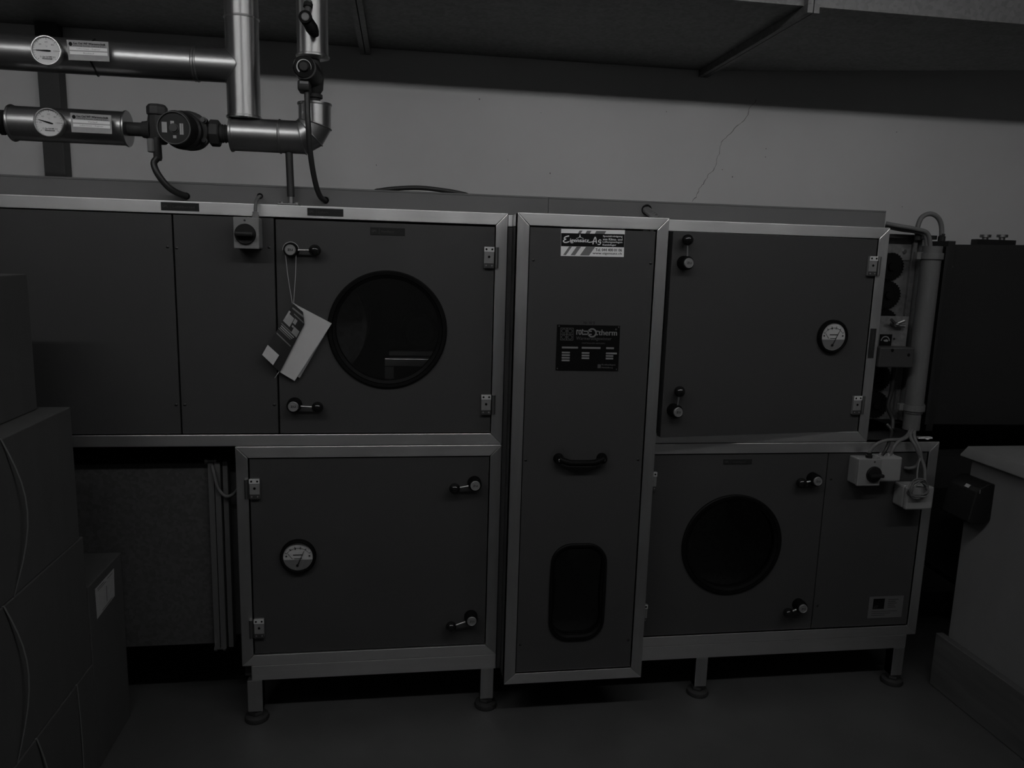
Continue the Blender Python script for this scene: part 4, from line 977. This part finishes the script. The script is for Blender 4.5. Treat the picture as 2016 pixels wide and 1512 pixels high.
# cables at the conduit
zc_ = zt_
cable('conduit_cable', 'grey cable from trunking end into the conduit top, upper of two', [at(1744, 440, Y=.07), at(1770, 445, Y=.05), at(1803, 451, Y=.04), at(1827, 461, Y=.04), (cxm-.006, .036, zt_-.03)], .0075, 'cable_grey', 'cables at the conduit')
cable('conduit_cable', 'grey cable from trunking end into the conduit top, lower of two', [at(1744, 446, Y=.08), at(1775, 452, Y=.07), at(1803, 456, Y=.055), at(1822, 464, Y=.05), (cxm-.012, .05, zt_-.03)], .0075, 'cable_grey', 'cables at the conduit')
cable('looped_cable', 'grey cable making an upright loop above the conduit', [at(1806, 466, Y=.07), at(1806, 450, Y=.07), at(1814, 429, Y=.07), at(1830, 421, Y=.07), at(1845, 427, Y=.07), at(1853, 443, Y=.07), at(1854, 470, Y=.07)], .0085, 'cable_grey')
for u, v, n_ in ((1807, 466, 'left'), (1854, 468, 'right')):
    p = at(u, v, Y=.07); tag(obj('loop_gland', MB().lathe(p-Vector((0, 0, .012)), (0, 0, 1), [(0, .013), (.016, .013), (.018, .010), (.026, .010)], 10), 'black_plastic'), 'black cable gland holding the %s foot of the looped cable' % n_, 'gland')
yz = -.03
cable('conduit_cable', 'grey cable from conduit arcing left to the lower isolator switch', [(cxm-.008, .03, zb_+.01), at(1787, 856, Y=.0), at(1772, 865, Y=-.02), at(1745, 867, Y=-.03), at(1725, 875, Y=-.035), at(1713, 888, Y=-.035), at(1711, 898, Y=-.035)], .0062, 'cable_grey', 'cables at the conduit')
cable('conduit_cable', 'grey cable from conduit into the pale junction box beside the switch', [(cxm-.002, .03, zb_+.01), at(1786, 860, Y=-.01), at(1770, 868, Y=-.03), at(1760, 880, Y=-.04), at(1752, 898, Y=-.04)], .0062, 'cable_grey', 'cables at the conduit')
cable('conduit_cable', 'grey cable from conduit bending right then back to the panel entry', [(cxm+.004, .03, zb_+.01), at(1792, 858, Y=-.01), at(1803, 880, Y=-.03), at(1811, 900, Y=-.03), at(1811, 905, Y=-.03), at(1803, 918, Y=-.02), at(1790, 922, Y=-.01), at(1781, 921, Y=.004)], .0062, 'cable_grey', 'cables at the conduit')
cable('conduit_cable', 'grey cable from conduit hanging straight to the wire coil box', [(cxm+.010, .03, zb_+.01), at(1800, 860, Y=-.005), at(1811, 885, Y=-.03), at(1814, 902, Y=-.035), at(1820, 922, Y=-.05), at(1821, 945, Y=-.06)], .0062, 'cable_grey', 'cables at the conduit')
cable('actuator_cable', 'black cable running from the damper down to the junction box', [at(1746, 835, Y=.04), at(1755, 848, Y=.02), at(1751, 868, Y=-.02), at(1744, 885, Y=-.04), at(1737, 897, Y=-.04)], .006, 'cable_black')
cable('damper_cable', 'black cable hanging behind the actuator to the damper foot', [at(1760, 724, Y=.06), at(1755, 770, Y=.07), at(1748, 800, Y=.07), at(1757, 825, Y=.06), at(1756, 845, Y=.04)], .008, 'cable_black')
# switch and boxes on the lower right cabinet
sw2 = isolator(tE, 1693, 1731, 905, 956, (1720, 934), -.06, .030)
p = at(1711, 896, Y=-.035); obj('cable_gland', MB().lathe(p-Vector((0, 0, .01)), (0, 0, 1), [(0, .012), (.010, .012), (.012, .009), (.02, .009)], 8), 'black_plastic', sw2)
def jbox(u0, u1, v0, v1, yf, name, m_, glands=()):
    a = at(u0, v0, Y=yf); b = at(u1, v1, Y=yf)
    o = obj(name, B(a.x, b.x, yf+.02, PY, b.z, a.z, bev=.007), m_, tE)
    obj('box_lid', B(a.x-.001, b.x+.001, yf, yf+.022, b.z-.001, a.z+.001, bev=.007), m_, o)
    for u in glands:
        p = at(u, v0, Y=yf+.02); obj('cable_gland', MB().lathe((p.x, yf+.025, a.z-.003), (0, 0, 1), [(0, .015), (.010, .013), (.014, .009)], 16), m_, o)
    return o
jbox(1733.5, 1772, 901, 948, -.058, 'junction_box', 'pale_plastic', (1739, 1753))
jbox(1788, 1835, 960, 1003, -.075, 'junction_box', 'pale_plastic')
cc = at(1808, 962, Y=-.085); mb = MB()
for k in range(7):
    pts = []; ra = .036+.005*random.uniform(-1, 1); rb = .030+.006*random.uniform(-1, 1); ox, oz = random.uniform(-.005, .005), random.uniform(-.006, .006); yo = -.083-.003*k*.6
    for i in range(25):
        a = 2*PI*i/24; pts.append((cc.x+ox+ra*math.cos(a), yo+.006*math.sin(2*a+k), cc.z+oz+rb*math.sin(a)-.008*math.cos(a)**2))
    mb.tube(pts, .0022, 6)
tag(obj('wire_coil', mb, 'cable_grey'), 'loose coil of thin grey wire hung on the lowest junction box', 'wire')
cable('coil_lead', 'thin grey lead dropping from the cable tie into the wire coil', [at(1812, 902, Y=-.04), at(1808, 915, Y=-.05), at(1806, 930, Y=-.07), at(1805, 944, Y=-.083)], .003, 'cable_grey')
p = at(1820, 861, Z=ZM+.004)
mb = MB().box(p.x-.03, p.x+.028, p.y-.008, p.y+.008, ZM+.0005, ZM+.006); mb.box(p.x-.006, p.x+.006, p.y-.02, p.y-.006, ZM+.0005, ZM+.005)
tag(obj('cable_clip', mb, 'paper'), 'small white clip lying on top of the lower right cabinet', 'clip')

# duct stub right of the lower right cabinet
d0 = at(1848, 903, Y=.2); d1 = at(1893, 897, Y=.2); d2 = at(1842, 1084, Y=.2)
t = thing('exhaust_duct', 'dark duct stub at the right end of the lower cabinet behind the counter', 'duct', (2.3, .5, .3))
obj('duct_shell', MB().prism([(XE1+.06, .2, d2.z+.02), (3.0, .2, d2.z-.55), (3.0, .2, d0.z+.03), (XE1+.06, .2, d0.z)], (0, .6, 0)), 'duct_black', t, 0)
obj('duct_collar', B(XE1+.002, XE1+.059, .22, .78, d2.z+.03, d0.z-.02), 'canvas', t, 0)

# ------------------------------------------------------------------ duct left of the lower left cabinet
ly = .1; l0 = at(412, 912, Y=ly); l1 = at(424, 1266, Y=ly); lx = (l0.x+l1.x)/2
t = thing('supply_duct', 'dull galvanised duct entering the lower left cabinet from the left', 'duct', (-1.1, .5, l1.z))
obj('duct_shell', B(-2.4, lx, ly, .8, l1.z, l0.z), mat('galvanised_duct', .075, .6, .3, voro=((90, 90, 90), .15)).name, t, 0)
for xa, wd, yy in ((lx+.001, .018, -.02), (lx+.022, .018, -.02), (lx+.046, .016, -.01)):
    mb = MB(); mb.box(xa, xa+wd, ly+yy, .82, l1.z-.012, l0.z+.008); obj('duct_flange', mb, 'galvanised_strip', t, 0)
obj('canvas_joint', B(lx+.063, XB0+.002, ly+.02, .78, l1.z+.02, l0.z-.01), 'canvas', t, 0)
for u, v in ((411, 908), (430, 1276)):
    p = at(u, v, Y=ly-.01); obj('corner_clamp', MB().lathe(p+Vector((-.012, 0, 0)), (1, 0, 0), [(0, .010), (.01, .010), (.01, .006), (.03, .006), (.03, .010), (.038, .010)], 8), 'steel_dull', t)
cable('earth_wire', 'grey earth wire bridging the canvas joint of the lower left duct', [at(418, 916, Y=ly-.025), at(422, 935, Y=ly-.03), at(430, 962, Y=ly-.03), at(445, 977, Y=ly-.03), at(460, 972, Y=ly-.02), at(470, 960, Y=.06)], .0055, 'cable_grey')

# ------------------------------------------------------------------ cardboard boxes on the left
def carton(label, x1, dx, y0, y1, z0, z1, straps=(), sticker=None, tilt=0):
    t = thing('cardboard_box', label, 'box', (x1-dx/2, (y0+y1)/2, z0), 'stacked cardboard boxes')
    body = obj('carton', B(x1-dx, x1, y0, y1, z0+.0005, z1-.0005, bev=.003), 'cardboard', t)
    for xx in (x1-dx*.5,): obj('flap_joint', B(xx-.001, xx+.001, y0+.004, y1-.004, z1-.001, z1+.0004), 'print_dark', t, 0)
    for ys, bow in straps:
        h = z1-z0; pts = []
        for k in range(11):
            s = k/10; pts.append((x1+.001+bow*math.sin(PI*s)*.35, ys+bow*math.sin(PI*s)-.0*s, z1-.001-s*(h-.002)))
        mb = MB(); wd = .006
        for a, b in zip(pts, pts[1:]):
            mb.add([(a[0]+.0008, a[1]-wd/2, a[2]), (a[0]+.0008, a[1]+wd/2, a[2]), (b[0]+.0008, b[1]+wd/2, b[2]), (b[0]+.0008, b[1]-wd/2, b[2]),
                    (a[0], a[1]-wd/2, a[2]), (a[0], a[1]+wd/2, a[2]), (b[0], b[1]+wd/2, b[2]), (b[0], b[1]-wd/2, b[2])], [(0, 1, 2, 3), (7, 6, 5, 4), (0, 3, 7, 4), (1, 5, 6, 2)])
        mb.box(x1-dx, x1+.001, ys-wd/2, ys+wd/2, z1-.0003, z1+.0006)
        obj('strap', mb, 'strap', t, 60)
    return t, body
BX = -.935
def ybx(u, v, X=BX): return at(u, v, X=X)
zt2 = at(136, 802, X=BX).z; yf2 = at(148, 930, X=BX).y; zb2 = at(160, 1057, X=BX).z
carton('cardboard box with strapping, second from the top of the left stack', BX, .5, yf2-.62, yf2, zb2, zt2, straps=((ybx(2, 880).y+.0, .055),))
X1b = -1.007; y1f = at(65, 690, X=X1b).y; z1t = at(55, 539, X=X1b).z
carton('topmost plain cardboard box of the left stack', X1b, .45, y1f-.5, y1f, zt2, z1t)
yf4 = at(172, 1200, X=BX).y; z4 = at(176, 1312, X=BX).z
carton('strapped cardboard box, third from the top of the left stack', BX+.002, .5, yf4-.62, yf4, z4, zb2, straps=((ybx(6, 1206).y, .05),))
carton('strapped bottom cardboard box of the left stack, standing on the floor', BX+.004, .5, yf4-.60, yf4+.004, 0, z4, straps=((ybx(148, 1350).y, .004), (ybx(70, 1476).y, .03)))
z3 = at(237, 1086, X=BX).z; y3 = at(246, 1250, X=BX).y
t3, body3 = carton('cardboard box with white address label on the floor behind the stack', BX+.003, .5, yf4+.008, y3, 0, z3)
qs = [at(u, v, X=BX+.004) for u, v in ((187, 1160), (224, 1119), (225.5, 1173), (191, 1219))]
lb = obj('address_label', MB().prism(qs, (.0006, 0, 0)), 'paper_dim', t3, 0)
mb = MB()
def ql(s, u): p = (qs[0]*(1-s)+qs[1]*s)*(1-u)+(qs[3]*(1-s)+qs[2]*s)*u; return p+Vector((.0010, 0, 0))
for s0, s1, u0, u1 in ((.1, .45, .06, .085), (.1, .55, .13, .15), (.6, .9, .08, .10), (.55, .57, .3, .85), (.3, .85, .93, .955)): mb.add([ql(s0, u0), ql(s1, u0), ql(s1, u1), ql(s0, u1)], [(0, 1, 2, 3)])
obj('printed_line', mb, 'print_dark', lb, 0)

# ------------------------------------------------------------------ counter on the right
CX = 2.12; KY = -.03
t = thing('counter', 'plastered counter base with wooden skirting at the right edge', 'counter', (2.4, -.7, 0))
obj('counter_body', B(CX, 2.8, -1.9, KY, .001, .938, bev=.004), 'counter_plaster', t)
zp = at(1842, 1245, X=2.088).z
obj('skirting_board', B(2.088, CX-.001, -1.9, -.003, .001, zp, bev=.003), 'plank_wood', t)
zs0 = .946; zs1 = .985
mb = MB()
prof = [(2.086, zs0), (2.086, zs0+.006), (2.104, zs1), (2.9, zs1), (2.9, zs0)]
mb.prism([(x, -.012, z) for x, z in prof], (0, -1.95, 0))
# bevel the far end like the front edge
for i, v in enumerate(mb.v):
    if v.y > -.1 and v.z > zs0+.01: v.y -= .012
    v.z -= .0065
tag(obj('worktop', mb, 'worktop', None, 30, base=True), 'pale chamfered worktop slab lying on the plastered counter', 'worktop')
# black box on the counter end
t = thing('wall_box', 'black plastic wedge-shaped box fixed to the counter side', 'box', (2.08, -.08, .72))
nT_ = at(1920, 970, Y=-.157); nB_ = at(1905, 1031, Y=-.157); wT = at(1958, 952, X=CX).z; wB = at(1950, 1030, X=CX).z
fT = .842; xo_t = nT_.x+.005; xo_b = nB_.x
side = [(CX, wB+.01), (CX-.025, nB_.z-.004), (xo_b+.01, nB_.z-.002), (xo_b, nB_.z+.006), (xo_t, nT_.z), (xo_t+.014, nT_.z+.016), (CX-.02, wT), (CX, wT-.002)]
mb = MB().prism([(x, -.157, z) for x, z in side], (0, .14, 0))
bm = bmesh.new(); vv = [bm.verts.new(v) for v in mb.v]
for f_ in mb.f: bm.faces.new([vv[i] for i in f_])
bmesh.ops.recalc_face_normals(bm, faces=bm.faces[:]); bmesh.ops.bevel(bm, geom=bm.edges[:], offset=.004, segments=2, affect='EDGES', profile=.5); bm.verts.index_update()
mb2 = MB(); mb2.add([v.co.copy() for v in bm.verts], [[v.index for v in f_.verts] for f_ in bm.faces]); bm.free()
ob = obj('box_body', mb2, 'black_plastic', t)
p = at(1904, 960, X=xo_t+.006)
obj('box_sticker', MB().prism([(xo_t+.004, p.y-.009, nT_.z+.0035), (xo_t+.004, p.y+.012, nT_.z+.0035), (xo_t+.0125, p.y+.012, nT_.z+.0135), (xo_t+.0125, p.y-.009, nT_.z+.0135)], (-.0012, 0, .0012)), 'paper_dim', t, 0)
obj('box_seam', B(xo_b+.03, xo_b+.0335, -.1585, -.1565, nT_.z-.004, nT_.z+.010), 'dial_grey', t, 0)
